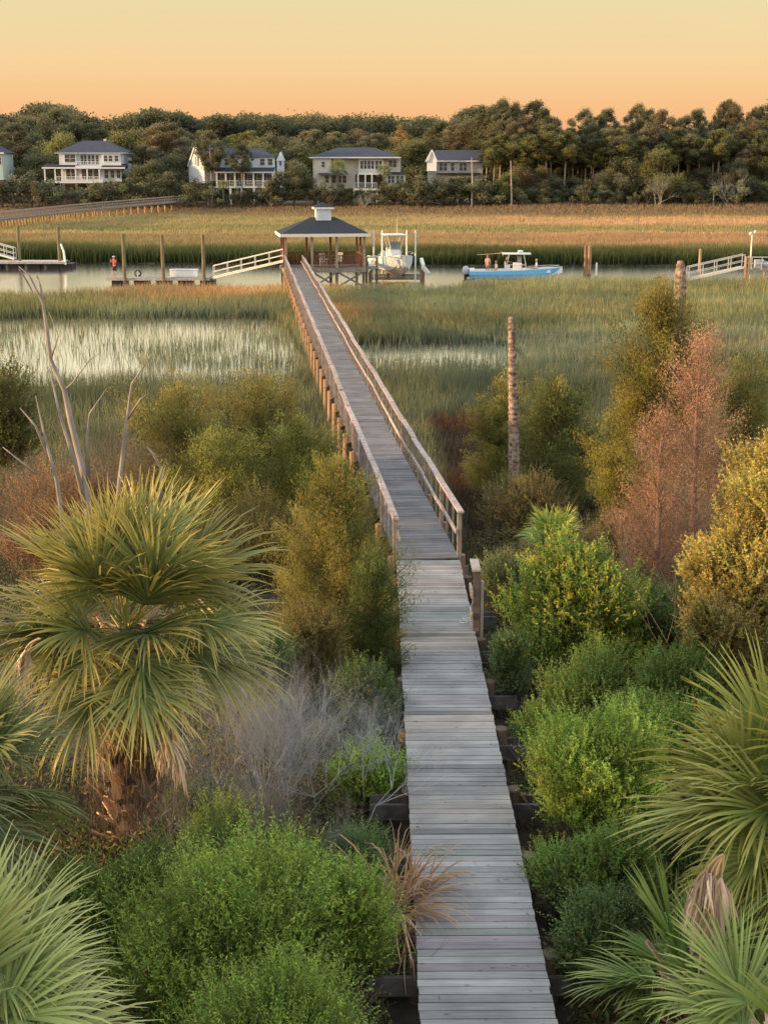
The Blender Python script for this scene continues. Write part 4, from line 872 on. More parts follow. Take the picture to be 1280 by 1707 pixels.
# big trees outside the frame on the left: they keep the low sun off the foreground
for k, (x, y, h) in enumerate(((-22, 5, 11), (-20, 10, 9), (-24, 0, 11))):
    dup(PB[k % 5], (x, y, 1.0), k, (h / 12, h / 12, h / 12), label='broad oak standing left of the viewpoint', group='oaks beside the viewpoint')
# ------------------------------------------------------------------ houses
M_hw = mat('house_white', (.66, .71, .78), .7, .05, 1); M_hb = mat('house_beige', (.60, .58, .53), .7, .06, 1); M_hg = mat('house_grey', (.40, .40, .39), .7, .06, 1); M_teal = mat('house_teal', (.45, .58, .58), .7, .05, 1)
M_lat = mat('shade_brown', (.10, .075, .06), .8, .2, 2)  # dark brown boxes paint the shade under floors and porches; also colours stilts
def hip(m, x0, x1, y0, y1, z0, z1, ins, ridge=None, over=.35, thick=.22):
    x0 -= over; x1 += over; y0 -= over; y1 += over; ym = (y0 + y1) / 2
    a, b = (x0 + ins, x1 - ins)
    m.add([(x0, y0, z0), (x1, y0, z0), (x1, y1, z0), (x0, y1, z0), (a, ym, z1), (b, ym, z1)], [[0, 1, 5, 4], [1, 2, 5], [2, 3, 4, 5], [3, 0, 4], [3, 2, 1, 0]])
def window(t, wallm, x, z, w_, h_, y, n_=1, name='window'):
    f = MB(); b = .09; 
    f.box((x, y - .03, z + h_ / 2 + b / 2), (w_ + 2 * b, .08, b)); f.box((x, y - .03, z - h_ / 2 - b / 2), (w_ + 2 * b, .08, b))
    for s in (-1, 1): f.box((x + s * (w_ / 2 + b / 2), y - .03, z), (b, .08, h_))
    for k in range(1, n_): f.box((x - w_ / 2 + w_ * k / n_, y - .03, z), (.07, .07, h_))
    f.box((x, y - .028, z), (w_, .05, .05))
    o = f.build(name, M_white, t); p = MB().box((x, y + .0, z), (w_, .03, h_)).build('pane', M_glass, o)
def rail(t, x0, x1, y, z, h_=1.0, sp=.35, m_=None):
    f = MB(); f.box(((x0 + x1) / 2, y, z + h_), (x1 - x0, .09, .08)); f.box(((x0 + x1) / 2, y, z + .12), (x1 - x0, .07, .07))
    k = int((x1 - x0) / sp)
    for i in range(k + 1): f.box((x0 + (x1 - x0) * i / max(k, 1), y, z + h_ / 2), (.07, .06, h_ - .05))
    f.build('porch_railing', m_ or M_white, t)
def house(label, Y, bx):
    base = aty(bx, 320, Y); g = gz(base.x, Y); t = thing('house', label, 'house', (base.x, Y, g))
    def X(px): return aty(px, 290, Y).x - base.x
    def Z(py): return aty(bx, py, Y).z - g
    return t, X, Z
def box(t, nm, m_, x0, x1, y0, y1, z0, z1, col=(1, 1, 1)):
    return MB().box(((x0 + x1) / 2, (y0 + y1) / 2, (z0 + z1) / 2), (x1 - x0, y1 - y0, z1 - z0), 0, col).build(nm, m_, t)
def house_a():
    t, X, Z = house('large white two storey house on stilts with wraparound porch, far left', 300, 145)
    box(t, 'wall', M_hw, X(101), X(206), .6, 11, Z(303), Z(254)); box(t, 'wall', M_hw, X(172), X(204), -.6, .55, Z(303), Z(255))
    box(t, 'wall', M_hw, X(101), X(130), -.3, .55, Z(276), Z(255))
    m = MB(); hip(m, X(99), X(207), -.6, 11, Z(254), Z(234), 4.8, over=.5); m.box(((X(99) + X(207)) / 2, 5.2, Z(254) - .12), (X(207) - X(99) + .9, 12.4, .2), 0, (8, 8, 8)); m.build('roof', M_shing2, t)
    box(t, 'chimney', M_hb, X(168), X(172), 5, 6, Z(240), Z(231))
    m = MB(); zt = Z(273); zb = Z(279); x0, x1 = X(76), X(213)
    for a, b, yf in ((x0, X(131), -2.6), (X(173), x1, -2.2)):
        m.add([(a, yf, zb), (b, yf, zb), (b, .6, zt), (a, .6, zt), (a, yf, zb - .25), (b, yf, zb - .25), (b, .6, zb - .25), (a, .6, zb - .25)], [[0, 1, 2, 3], [4, 5, 1, 0], [5, 6, 2, 1], [7, 4, 0, 3], [7, 6, 5, 4]])
    m.build('porch_roof', M_shing, t); box(t, 'fascia', M_white, x0, x1, -2.75, -2.62, Z(281), Z(278.6))
    box(t, 'balcony', M_white, X(131), X(173), -2.4, .5, Z(279) - .1, Z(277)); rail(t, X(131), X(173), -2.3, Z(277), .95)
    box(t, 'porch_floor', M_white, X(80), X(175), -2.6, .5, Z(305), Z(303)); rail(t, X(96), X(170), -2.5, Z(303), 1.1)
    for px in (80, 97, 109, 131, 150, 170): box(t, 'column', M_white, X(px) - .13, X(px) + .13, -2.55, -2.3, Z(303), Z(281))
    for px in (82, 110, 131, 160, 185, 204): box(t, 'stilt', M_lat, X(px) - .25, X(px) + .25, -2.4, -1.9, -.5, Z(305), (2.2, 2.2, 2.2))
    box(t, 'undercroft_shade', M_lat, X(103), X(204), 1.5, 9, -.5, Z(304))
    window(t, 0, X(115), Z(264), 1.1, 1.5, -.34); window(t, 0, X(124), Z(264), 1.1, 1.5, -.34)
    for px in (179, 187, 197): window(t, 0, X(px), Z(264), .8, 1.2, -.64)
    for px in (138, 143, 150, 156, 163): window(t, 0, X(px), Z(266), .6, 1.9, .56)
    for px in (114, 122, 140, 150, 160): window(t, 0, X(px), Z(290), 1.0, 2.1, .56)
    for px in (179, 189, 199): window(t, 0, X(px), Z(290), .8, 1.7, -.64)
house_a()
def house_b():
    t, X, Z = house('white stilt house with sunlit gable end and dark porch, behind tall pines', 300, 385)
    box(t, 'wall', M_hw, X(343), X(453), 1.5, 10, Z(302), Z(262))
    # left gable wing turned to the low sun
    x0, x1, xm = X(312), X(343), X(327); za, ze = Z(243), Z(276)
    m = MB(); m.add([(x0, 3, Z(305)), (x1, -2, Z(305)), (x1, -2, ze), (xm, .5, za), (x0, 3, ze), (x0 + 3, 10, Z(305)), (x1 + 3, 9, Z(305)), (x1 + 3, 9, ze), (xm + 4, 10, za), (x0 + 3, 10, ze)], [[0, 1, 2, 3, 4], [1, 6, 7, 2], [0, 4, 9, 5], [5, 9, 8, 7, 6]]); m.build('wall', M_hw, t)
    m = MB(); m.add([(xm - .1, .3, za + .35), (x1 + .35, -2.3, ze - .1), (x1 + 4, 9, ze - .1), (xm + 4, 10, za + .35)], [[0, 1, 2, 3]]); m.add([(xm - .1, .3, za + .35), (x0 - .35, 2.9, ze - .1), (x0 + 3, 10, ze - .1), (xm + 4, 10, za + .35)], [[0, 3, 2, 1]]); m.build('roof', M_shing2, t)
    m = MB(); m.bar((xm, .2, za + .2), (x1 + .2, -2.4, ze - .2), .12, .3); m.bar((xm, .2, za + .2), (x0 - .2, 2.8, ze - .2), .12, .3); m.build('bargeboard', M_white, t)
    m = MB(); m.add([(X(330), 1.1, Z(262)), (X(456), 1.1, Z(262)), (X(456), 10.4, Z(262)), (X(330), 10.4, Z(262)), (X(342), 5.7, Z(246)), (X(432), 5.7, Z(247))], [[0, 1, 5, 4], [1, 2, 5], [2, 3, 4, 5], [3, 0, 4], [3, 2, 1, 0]]); m.build('roof', M_shing2, t)
    m = MB(); m.add([(X(360), -1.8, Z(286)), (X(458), -1.8, Z(286)), (X(458), 1.6, Z(279)), (X(360), 1.6, Z(279)), (X(360), -1.8, Z(287.5)), (X(458), -1.8, Z(287.5))], [[0, 1, 2, 3], [4, 5, 1, 0]]); m.build('porch_roof', M_shing, t)
    box(t, 'fascia', M_white, X(360), X(458), -1.95, -1.82, Z(288.4), Z(286))
    box(t, 'porch_floor', M_white, X(345), X(458), -1.9, 1.5, Z(313), Z(311)); rail(t, X(362), X(457), -1.8, Z(311), 1.25)
    for px in (363, 378, 393, 408, 424, 440, 456): box(t, 'column', M_white, X(px) - .16, X(px) + .16, -1.85, -1.55, Z(311), Z(288))
    for px in (348, 364, 385, 404, 424, 440): box(t, 'stilt', M_white, X(px) - .22, X(px) + .22, -1.7, -1.3, -.5, Z(313))
    box(t, 'undercroft_shade', M_lat, X(350), X(452), 2, 8, -.5, Z(312)); box(t, 'porch_shade', M_lat, X(362), X(452), 1.2, 1.48, Z(310), Z(287))
    for px in (378, 437, 450): window(t, 0, X(px), Z(270), 1.0, 1.3, 1.46)
    for px in (371, 386, 401, 416, 432, 448): window(t, 0, X(px), Z(298), 1.1, 1.9, 1.17)
    m = MB()
    for k in range(11): m.box((X(452) - k * .32, -2.4, Z(313) - .2 - k * .36), (.4, 1.1, .08))
    m.bar((X(452), -2.95, Z(313) + .9), (X(452) - 3.4, -2.95, Z(313) - 3.0), .1, .1); m.build('staircase', M_white, t)
    d = MB(); y = 0
    # lit windows of the gable: small pair
    f = MB().bar((X(324), .65, Z(268)), (X(331), -.5, Z(268)), .3, 2.0).build('window', M_white, t)
    MB().bar((X(325), .5, Z(268)), (X(327), .2, Z(268)), .34, 1.7).build('pane', M_glass, f); MB().bar((X(328), .0, Z(268)), (X(330), -.33, Z(268)), .34, 1.7).build('pane', M_glass, f)
house_b()
def house_c():
    t, X, Z = house('beige hip roofed house with white windows and lower porch, middle of the row', 300, 598)
    box(t, 'wall', M_hb, X(521), X(668), 2, 11, Z(315), Z(262)); box(t, 'wall', M_hb, X(524), X(552), 0, 1.95, Z(315), Z(262)); box(t, 'wall', M_hb, X(597), X(640), .6, 1.95, Z(290), Z(264))
    m = MB(); m.add([(X(516), -.5, Z(262)), (X(668), -.5, Z(262)), (X(668), 11.5, Z(262)), (X(516), 11.5, Z(262)), (X(562), 5.5, Z(245.5)), (X(624), 5.5, Z(245.5))], [[0, 1, 5, 4], [1, 2, 5], [2, 3, 4, 5], [3, 0, 4], [3, 2, 1, 0]]); m.build('roof', M_shing2, t)
    box(t, 'fascia', M_white, X(516), X(668), -.62, -.52, Z(263.6), Z(261.8))
    for px in (603, 609, 615, 621, 628, 634): window(t, 0, X(px), Z(275), .62, 1.7, .56)
    for px in (651, 658): window(t, 0, X(px), Z(273), .75, 1.4, 1.96)
    window(t, 0, X(539), Z(274), .7, 1.1, -.04)
    for px in (545, 556, 565, 574): window(t, 0, X(px), Z(299), .8, 1.5, -.04 if px < 552 else 1.96)
    m = MB(); m.add([(X(530), -1.6, Z(291)), (X(582), -1.6, Z(291)), (X(575), 2.1, Z(284)), (X(534), 2.1, Z(284))], [[0, 1, 2, 3]]); m.build('porch_roof', M_shing2, t)
    box(t, 'balcony', M_white, X(597), X(640), -1.4, .58, Z(291), Z(289)); rail(t, X(598), X(640), -1.3, Z(289), .9)
    for px in (597, 609, 620, 640): box(t, 'column', M_white, X(px) - .14, X(px) + .14, -1.4, -1.1, Z(312), Z(291))
    rail(t, X(590), X(628), -1.4, Z(315), 1.3); box(t, 'porch_floor', M_white, X(588), X(640), -1.5, 1.9, Z(317), Z(315))
    box(t, 'porch_shade', M_lat, X(592), X(640), 1.7, 1.97, Z(314), Z(291))
    box(t, 'wall', M_hb, X(640), X(676), 1, 8, Z(312), Z(290)); m = MB(); m.add([(X(638), .4, Z(290)), (X(679), .4, Z(290)), (X(679), 8, Z(290)), (X(638), 8, Z(290)), (X(648), 4, Z(283)), (X(670), 4, Z(283))], [[0, 1, 5, 4], [1, 2, 5], [2, 3, 4, 5], [3, 0, 4]]); m.build('roof', M_shing, t)
    for px in (649, 655, 663, 670): window(t, 0, X(px), Z(299), .62, 1.5, .96)
    box(t, 'undercroft_shade', M_lat, X(525), X(672), 3, 9, -.5, Z(315))
    for px in (530, 550, 590, 610, 628, 650, 672): box(t, 'stilt', M_hb, X(px) - .22, X(px) + .22, -1.2, -.8, -.5, Z(315))
house_c()
def house_d():
    t, X, Z = house('low grey cottage with dark roof and three white windows, rightmost of the row', 302, 760)
    box(t, 'wall', M_hg, X(714), X(804), 0, 8, -.5, Z(268)); 
    m = MB(); m.add([(X(722), -.5, Z(268)), (X(808), -.5, Z(268)), (X(803), 4, Z(250)), (X(726), 4, Z(250)), (X(808), 8.5, Z(268)), (X(722), 8.5, Z(268))], [[0, 1, 2, 3], [1, 4, 2], [4, 5, 3, 2], [5, 0, 3]]); m.build('roof', M_shing2, t)
    x0, x1 = X(711), X(727); m = MB(); m.add([(x0, -1.2, Z(285)), (x1, -1.6, Z(285)), (x1, -1.6, Z(268)), ((x0 + x1) / 2, -1.4, Z(251)), (x0, -1.2, Z(268)), (x1, -.01, Z(285)), (x1, -.01, Z(268))], [[0, 1, 2, 3, 4], [1, 5, 6, 2]]); m.build('wall', M_hw, t)
    m = MB(); m.bar(((x0 + x1) / 2, -1.6, Z(250)), (x0 - .3, -1.5, Z(270)), .25, .3); m.bar(((x0 + x1) / 2, -1.6, Z(250)), (x1 + .1, -1.7, Z(270)), .25, .3); m.build('bargeboard', M_white, t)
    box(t, 'fascia', M_white, X(722), X(808), -.63, -.52, Z(269.5), Z(267.6))
    for px in (735, 742, 754, 768, 775): window(t, 0, X(px), Z(278), .85, 1.7, -.04)
    box(t, 'porch_roof', M_shing, X(727), X(800), -1.4, -.02, Z(290), Z(288))
    box(t, 'corner_board', M_white, X(786), X(787.5), -.05, -.01, Z(300), Z(269))
house_d()
def house_e():
    t, X, Z = house('pale teal house cut off by the left edge', 305, -20)
    box(t, 'wall', M_teal, X(-60), X(6), 0, 9, Z(300), Z(255)); m = MB(); hip(m, X(-60), X(6), 0, 9, Z(255), Z(236), 4, over=.6); m.build('roof', M_shing2, t)
    box(t, 'fascia', M_white, X(-66), X(11), -.8, -.65, Z(256.5), Z(254)); window(t, 0, X(1), Z(268), .9, 1.6, -.04); box(t, 'undercroft_shade', M_lat, X(-58), X(4), 1, 8, -.5, Z(300))
    t, X, Z = house('small white gable peeking out behind the dark round tree', 325, 468)
    box(t, 'wall', M_hw, X(462), X(474), 0, 5, -.5, Z(268)); m = MB(); m.add([(X(461), -.2, Z(268)), (X(475), -.2, Z(268)), (X(468), -.2, Z(253)), (X(461), 5, Z(268)), (X(475), 5, Z(268)), (X(468), 5, Z(253))], [[0, 1, 2], [1, 4, 5, 2], [0, 2, 5, 3]]); m.build('gable', M_white, t); window(t, 0, X(468), Z(272), .6, .9, -.05)
house_e()
# ------------------------------------------------------------------ pavilion
def pavilion():
    Y = 119.5; rot = math.radians(8.5); p = aty(475.5, 444, Y)
    z = dz + .03
    t = thing('pavilion', 'roofed wooden dock pavilion with a white cupola at the end of the boardwalk', 'pavilion', (p.x, Y, 0), rot)
    Wd, Dp = 7.0, 5.2; er = 4.72
    m = MB()
    for i in range(int(Dp / .15)): m.box((Wd / 2, i * .15 + .07, z - .03), (Wd, .135, .04), 0, tuple(np.array((.27, .26, .25)) * rnd.gauss(1, .1)))
    m.build('deck', M_plank, t)
    MB().box((Wd / 2, -.04, z - .2), (Wd + .1, .08, .3)).box((Wd / 2, Dp + .04, z - .2), (Wd + .1, .08, .3)).box((-.04, Dp / 2, z - .2), (.08, Dp, .3)).box((Wd + .04, Dp / 2, z - .2), (.08, Dp, .3)).build('rim_joist', M_dock, t)
    o_ = .38; m = MB(); x0, x1, y0, y1 = -o_, Wd + o_, -o_, Dp + o_; a, b = 2.55, Wd - 2.35; ym = Dp / 2; zr = er + 1.32
    m.add([(x0, y0, er), (x1, y0, er), (x1, y1, er), (x0, y1, er), (a, ym, zr), (b, ym, zr)], [[0, 1, 5, 4], [1, 2, 5], [2, 3, 4, 5], [3, 0, 4]]); rf = m.build('roof', M_shing, t)
    m = MB(); f = .26
    m.box((Wd / 2, y0 - .02, er - f / 2 + .03), (x1 - x0 + .08, .05, f)); m.box((Wd / 2, y1 + .02, er - f / 2 + .03), (x1 - x0 + .08, .05, f)); m.box((x0 - .02, Dp / 2, er - f / 2 + .028), (.05, y1 - y0, f)); m.box((x1 + .02, Dp / 2, er - f / 2 + .028), (.05, y1 - y0, f))
    m.build('fascia', M_fasc, rf)
    MB().box((Wd / 2, Dp / 2, er - .2), (x1 - x0 - .1, y1 - y0 - .1, .04)).build('ceiling', M_brown, rf)
    cx = (a + b) / 2 + .0
    cu = MB().box((cx, ym, zr + .22), (1.3, 1.3, .95)).build('cupola', M_white, t)
    MB().box((cx, ym - .66, zr + .22), (.95, .03, .62), 0, (.80, .88, .98)).box((cx - .66, ym, zr + .22), (.03, .95, .62), 0, (.8, .88, .98)).build('louvre', M_white, cu)
    MB().box((cx, ym, zr + .78), (1.75, 1.75, .17)).build('fascia', M_white, cu)
    m = MB(); q = .87; m.add([(cx - q, ym - q, zr + .87), (cx + q, ym - q, zr + .87), (cx + q, ym + q, zr + .87), (cx - q, ym + q, zr + .87), (cx, ym, zr + 1.28)], [[0, 1, 4], [1, 2, 4], [2, 3, 4], [3, 0, 4]]); m.build('cupola_roof', M_shing, cu)
    for x in (.1, 2.35, 4.5, Wd - .1):
        for y in (.1, Dp - .1):
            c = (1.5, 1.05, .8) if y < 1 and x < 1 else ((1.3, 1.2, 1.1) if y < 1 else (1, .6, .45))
            MB().box((x, y, (z + er) / 2 - .1), (.19, .19, er - z - .2), 0, c).build('post', M_dock, t)
    for y in (Dp / 2,):
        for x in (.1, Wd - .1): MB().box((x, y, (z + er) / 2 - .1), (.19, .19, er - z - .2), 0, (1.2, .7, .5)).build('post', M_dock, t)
    def panel(xa, ya, xb, yb, c):
        m = MB(); A = Vector((xa, ya, 0)); B = Vector((xb, yb, 0)); k = int((B - A).length / .17)
        m.bar(A + Vector((0, 0, z + 1.08)), B + Vector((0, 0, z + 1.08)), .12, .07, c); m.bar(A + Vector((0, 0, z + .14)), B + Vector((0, 0, z + .14)), .05, .09, c)
        for i in range(1, k): q = A + (B - A) * i / k; m.bar(q + Vector((0, 0, z + .14)), q + Vector((0, 0, z + 1.06)), .075, .035, c)
        m.build('railing_panel', M_brown, t)
    for xa, xb in ((2.35, 4.5), (4.5, Wd - .1)): panel(xa + .1, .1, xb - .1, .1, (1.0, 1.0, 1.1))
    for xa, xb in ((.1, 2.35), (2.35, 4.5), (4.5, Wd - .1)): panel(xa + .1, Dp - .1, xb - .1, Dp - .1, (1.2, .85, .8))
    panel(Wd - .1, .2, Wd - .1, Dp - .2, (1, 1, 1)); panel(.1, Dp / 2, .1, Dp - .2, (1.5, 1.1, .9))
    for x in (.15, 2.35, 4.5, Wd - .15):
        for y in (.2, Dp - .2):
            MB().tube([(x, y, -1), (x, y, z - .1)], [.15, .13], 9, (.75, .75, .75)).build('pile', M_pile, t)
    for xa, xb in ((2.35, 4.5), (4.5, Wd - .15), (.15, 2.35)):
        MB().bar((xa, -.0, .15), (xb, -.0, z - .3), .05, .16, (.8, .8, .8)).build('brace', M_dock, t); MB().bar((xb, .06, .15), (xa, .06, z - .3), .05, .16, (.8, .8, .8)).build('brace', M_dock, t)
    # things on the deck
    def chair(x, y, rz, lab, c):
        s = thing('deck_chair', lab, 'chair', t.matrix_basis @ Vector((x, y, z)) if False else (0, 0, 0), 0)
        v = Matrix.Rotation(rot, 3, 'Z') @ Vector((x, y, 0)); s.location = (p.x + v.x, Y + v.y, z); s.rotation_euler = (0, 0, rot + rz)
        MB().box((0, 0, .4), (.55, .5, .06), 0, c).build('seat', M_white, s); m = MB()
        for k in range(5): m.box((-.22 + .11 * k, .26, .78), (.09, .04, .78), Matrix.Rotation(-.2, 3, 'X'), c)
        m.build('backrest', M_white, s)
        for a_ in (-.24, .24):
            for b_ in (-.2, .2): MB().box((a_, b_, .19), (.06, .06, .38), 0, c).build('leg', M_white, s)
            MB().box((a_ * 1.2, 0, .62), (.1, .6, .04), 0, c).build('armrest', M_white, s)
    chair(3.6, 2.4, .4, 'slatted pale deck chair inside the pavilion, left of its middle post', (.75, .65, .6)); chair(5.0, 2.9, -.5, 'slatted pale deck chair inside the pavilion near its right corner', (.8, .75, .7))
    # side platform on the right
    s = MB(); 
    v0 = Matrix.Rotation(rot, 3, 'Z') @ Vector((Wd + .15, .8, 0)); u = thing('cleaning_table', 'grey fish cleaning table on posts at the right side of the pavilion', 'table', (p.x + v0.x, Y + v0.y, 0), rot)
    MB().box((.5, .3, z + .85), (1.2, .8, .1), 0, (1.6, 1.6, 1.5)).build('table_top', M_dock, u); MB().box((.5, .3, z - .05), (1.2, 1.2, .15)).build('platform', M_dock, u)
    for a_ in (0.05, .95): MB().tube([(a_, 0, -1), (a_, 0, z + .8)], [.11, .1], 8, (.55, .5, .5)).build('leg', M_pile, u)
pavilion()
# ------------------------------------------------------------------ docks, gangways, pilings
def piling(px, ytop, ybot, Y, r, label, col=(1, 1, 1), m_=None, group=None, cap=False):
    a = aty(px, ytop, Y); t = thing('piling', label, 'piling', (a.x, Y, 0), 0, group)
    MB().tube([(0, 0, -1.2), (0, 0, a.z - .03), (0, 0, a.z)], [r * 1.1, r, r * .8], 10, col).build('shaft', m_ or M_pile, t)
    if cap: MB().tube([(0, 0, a.z), (0, 0, a.z + .22)], [r * 1.15, .02], 10).build('cap', M_black, t)
    MB().tube([(0, 0, -1.2), (0, 0, .35)], [r * 1.14, r * 1.12], 10, (.35, .33, .3)).build('wet_band', m_ or M_pile, t)
GP = (.66, .72, .60)
piling(205, 389, 462, 124.5, .15, 'tall greenish piling beside the man in red', GP); piling(270, 391, 462, 124.5, .15, 'tall greenish piling between the reel and the white dock box', GP); piling(338, 391, 462, 124.5, .15, 'tall greenish piling right of the white dock box', GP)
piling(30, 378, 441, 143, .16, 'tall greenish piling at the far left float', GP); piling(97, 378, 441, 143, .16, 'tall greenish piling at the right end of the far left float', GP)
piling(976.5, 409, 465, 131, .16, 'thick brown piling, left one of the close pair right of the blue boat', (.9, .75, .6)); piling(983, 409, 465, 131.6, .17, 'thick brown piling, right one of the close pair right of the blue boat', (1.3, 1.05, .8))
piling(994, 438, 462, 130, .09, 'short white marker pole beside the pair of pilings', (1, 1, 1), M_pvc)
piling(1167, 415, 465, 127, .13, 'slim piling standing against the right gangway', (1.5, 1.2, .95))
def gangway(label, x0, y0, x1, y1, Ya, Yb, hgt=1.05, n_=5, skew=0):
    a = aty(x0, y0, Ya); b = aty(x1, y1, Yb); t = thing('gangway', label, 'gangway', a); d = b - a; L = d.length
    s = Vector((0, 1, 0)).cross(d).normalized() * 0; off = Vector((0, .95, 0)) + Vector((0, 0, 0))
    z = Vector((0, 0, 1)); MB().bar(off / 2, d + off / 2, 1.0, .06, (.7, .7, .7)).build('walking_surface', M_alum, t)
    for k, o_ in enumerate((Vector((0, 0, 0)), off)):
        m = MB(); m.bar(o_ + z * hgt, d + o_ + z * hgt, .07, .07); m.bar(o_ + z * hgt * .5, d + o_ + z * hgt * .5, .05, .05)
        for i in range(n_ + 1): q = d * (i / n_) + o_; m.bar(q, q + z * hgt, .06, .06)
        m.build('handrail', M_alum, t); MB().bar(o_ + z * .02, d + o_ + z * .02, .08, .17, (1.15, 1.12, 1.0)).build('side_beam', M_alum, t)
gangway('aluminium gangway sloping down left from the pavilion to the float', 356, 463, 472, 436, 124, 121.5)
gangway('aluminium gangway sloping up to the dock platform at the right edge', 1147, 467, 1240, 446, 125, 125, 1.15, 4)
gangway('aluminium gangway coming down at the left edge onto the far left float', -40, 414, 24, 432, 143, 142.5, 1.1, 4)
def dockfloat(label, x0, x1, py, Y, dep, col=(1, 1, 1), thick=.35):
    a = aty(x0, py, Y); b = aty(x1, py, Y); t = thing('floating_dock', label, 'floating dock', (a.x, Y, 0)); L = b.x - a.x; zt = a.z
    m = MB()
    for i in range(int(L / .15)): m.box((i * .15 + .07, dep / 2, zt - .02), (.137, dep, .04), 0, tuple(np.array(col) * np.array((.40, .38, .36)) * rnd.gauss(1, .08)))
    m.build('deck', M_plank, t); MB().box((L / 2, -.03, zt - .13), (L + .06, .06, .2), 0, (1.6, 1.5, 1.4)).box((L / 2, dep + .03, zt - .13), (L + .06, .06, .2)).build('fender_board', M_dock, t)
    for k in range(int(L / 2) + 1): MB().box((min(L, 1 + k * 2), dep / 2 + .2, zt / 2 - .2), (1.3, dep - .6, max(zt - .1, .15))).build('float', M_black, t)
    return t, a, zt
T, A_, ZT = dockfloat('low floating dock where the man in red stands', 178, 350, 463.3, 124.6, 2.2)
dockfloat('pale floating dock with a bent end rail at the far left', -60, 108, 436, 142, 2.4, (1.5, 1.5, 1.45))
def dockbits():
    a = aty(284, 453, 125.6); b = aty(330, 453, 125.6); t = thing('dock_box', 'white dock box on the floating dock between two pilings', 'dock box', ((a.x + b.x) / 2, 125.8, ZT)); L = b.x - a.x
    MB().box((0, 0, .3), (L, .7, .6)).build('body', M_gel, t, bevel=.04); MB().box((0, 0, .65), (L + .08, .78, .1), 0, (.85, .92, 1)).build('lid', M_gel, t, bevel=.03)
    a = aty(230, 458, 125.2); t = thing('hose_reel', 'round dark hose reel on the floating dock between two pilings', 'hose reel', (a.x, 125.3, ZT))
    m = MB(); m.tube([(.27 * math.cos(q), 0, .34 + .27 * math.sin(q)) for q in np.linspace(0, 2 * PI, 20)], .075, 8, (2.5, 2.5, 2.5)); m.build('hose', M_black, t)
    MB().box((0, 0, .3), (.08, .25, .55)).box((0, 0, .02), (.5, .4, .04)).build('stand', M_alum, t)
    a = aty(104, 441, 142.2); m = MB(); m.tube([(a.x + .35, 142.2, a.z), (a.x + .25, 142.2, a.z + 1.3), (a.x, 142.2, a.z + 2.1)], [.12, .11, .1], 8, (1.2, 1.2, 1.2)); tag(m.build('bent_pole', M_pvc), 'white bent pole at the end of the far left float', 'pole')
    a = aty(35, 441, 118); m = MB()
    for (x0, y0, x1, y1, r) in ((32, 448, 58, 492, .07), (62, 460, 72, 492, .05)):
        p = aty(x0, y0, 118); q = aty(x1, y1, 117); m.tube([p, (p + q) / 2 + Vector((.1, 0, -.05)), q], [r, r, r * .7], 6)
    tag(m.build('driftwood_poles', M_beam), 'two leaning dark poles sticking out of the creek at the left', 'pole')
dockbits()
def right_platform():
    a = aty(1240, 449, 125); b = aty(1330, 449, 125); t = thing('dock_platform', 'small grey dock platform with railings at the right edge', 'dock', (a.x, 125, 0)); L = b.x - a.x; z = a.z
    MB().box((L / 2, 1, z - .08), (L, 2.4, .14)).build('deck', M_dock, t)
    for x in (.1, .35, 1.8, 3.6): MB().tube([(x, -.1, -1), (x, -.1, z + 1.15 if x < 1 else z)], [.12, .1], 8, (1.3, 1.1, .9)).build('pile', M_pile, t)
    m = MB(); m.bar((.1, -.15, z + 1.1), (L, -.15, z + 1.1), .08, .08); m.bar((.1, -.15, z + .55), (L, -.15, z + .55), .06, .06)
    for i in range(6): m.bar((.6 + i * .9, -.15, z), (.6 + i * .9, -.15, z + 1.1), .07, .07)
    m.build('railing', M_alum, t); MB().bar((-.05, 0, z - .1), (.35, 0, z + 1.2), .1, .14, (1.4, 1.2, 1)).build('brace', M_pile, t)
    a = aty(1253, 390, 125.4); t = thing('dock_lamp', 'slim dock lamp post with two small heads at the right edge', 'lamp post', (a.x, 125.4, z))
    MB().tube([(0, 0, -2), (0, 0, a.z - z)], [.08, .06], 8, (1.3, 1.2, 1)).build('pole', M_pvc, t); MB().bar((-.15, 0, a.z - z - .05), (.2, 0, a.z - z + .12), .05, .05).build('arm', M_pvc, t)
    for sx_ in (-.15, .25): MB().ball((sx_, 0, a.z - z + .02 + .15 * (sx_ > 0)), (.13, .13, .16)).build('lamp_head', M_gel, t, True)
    # outboard and gear on it
    g = aty(1262, 441, 125.8); tag(MB().box((g.x, 125.9, z + .45), (.5, .5, .7)).tube([(g.x + .2, 125.9, z + .1), (g.x + .6, 125.9, z + .75)], .12, 8).ball((g.x + .8, 125.9, z + .35), (.35, .25, .3)).build('gear_pile', M_grey), 'small heap of grey boat gear on the right dock platform', 'boat gear')
right_platform()
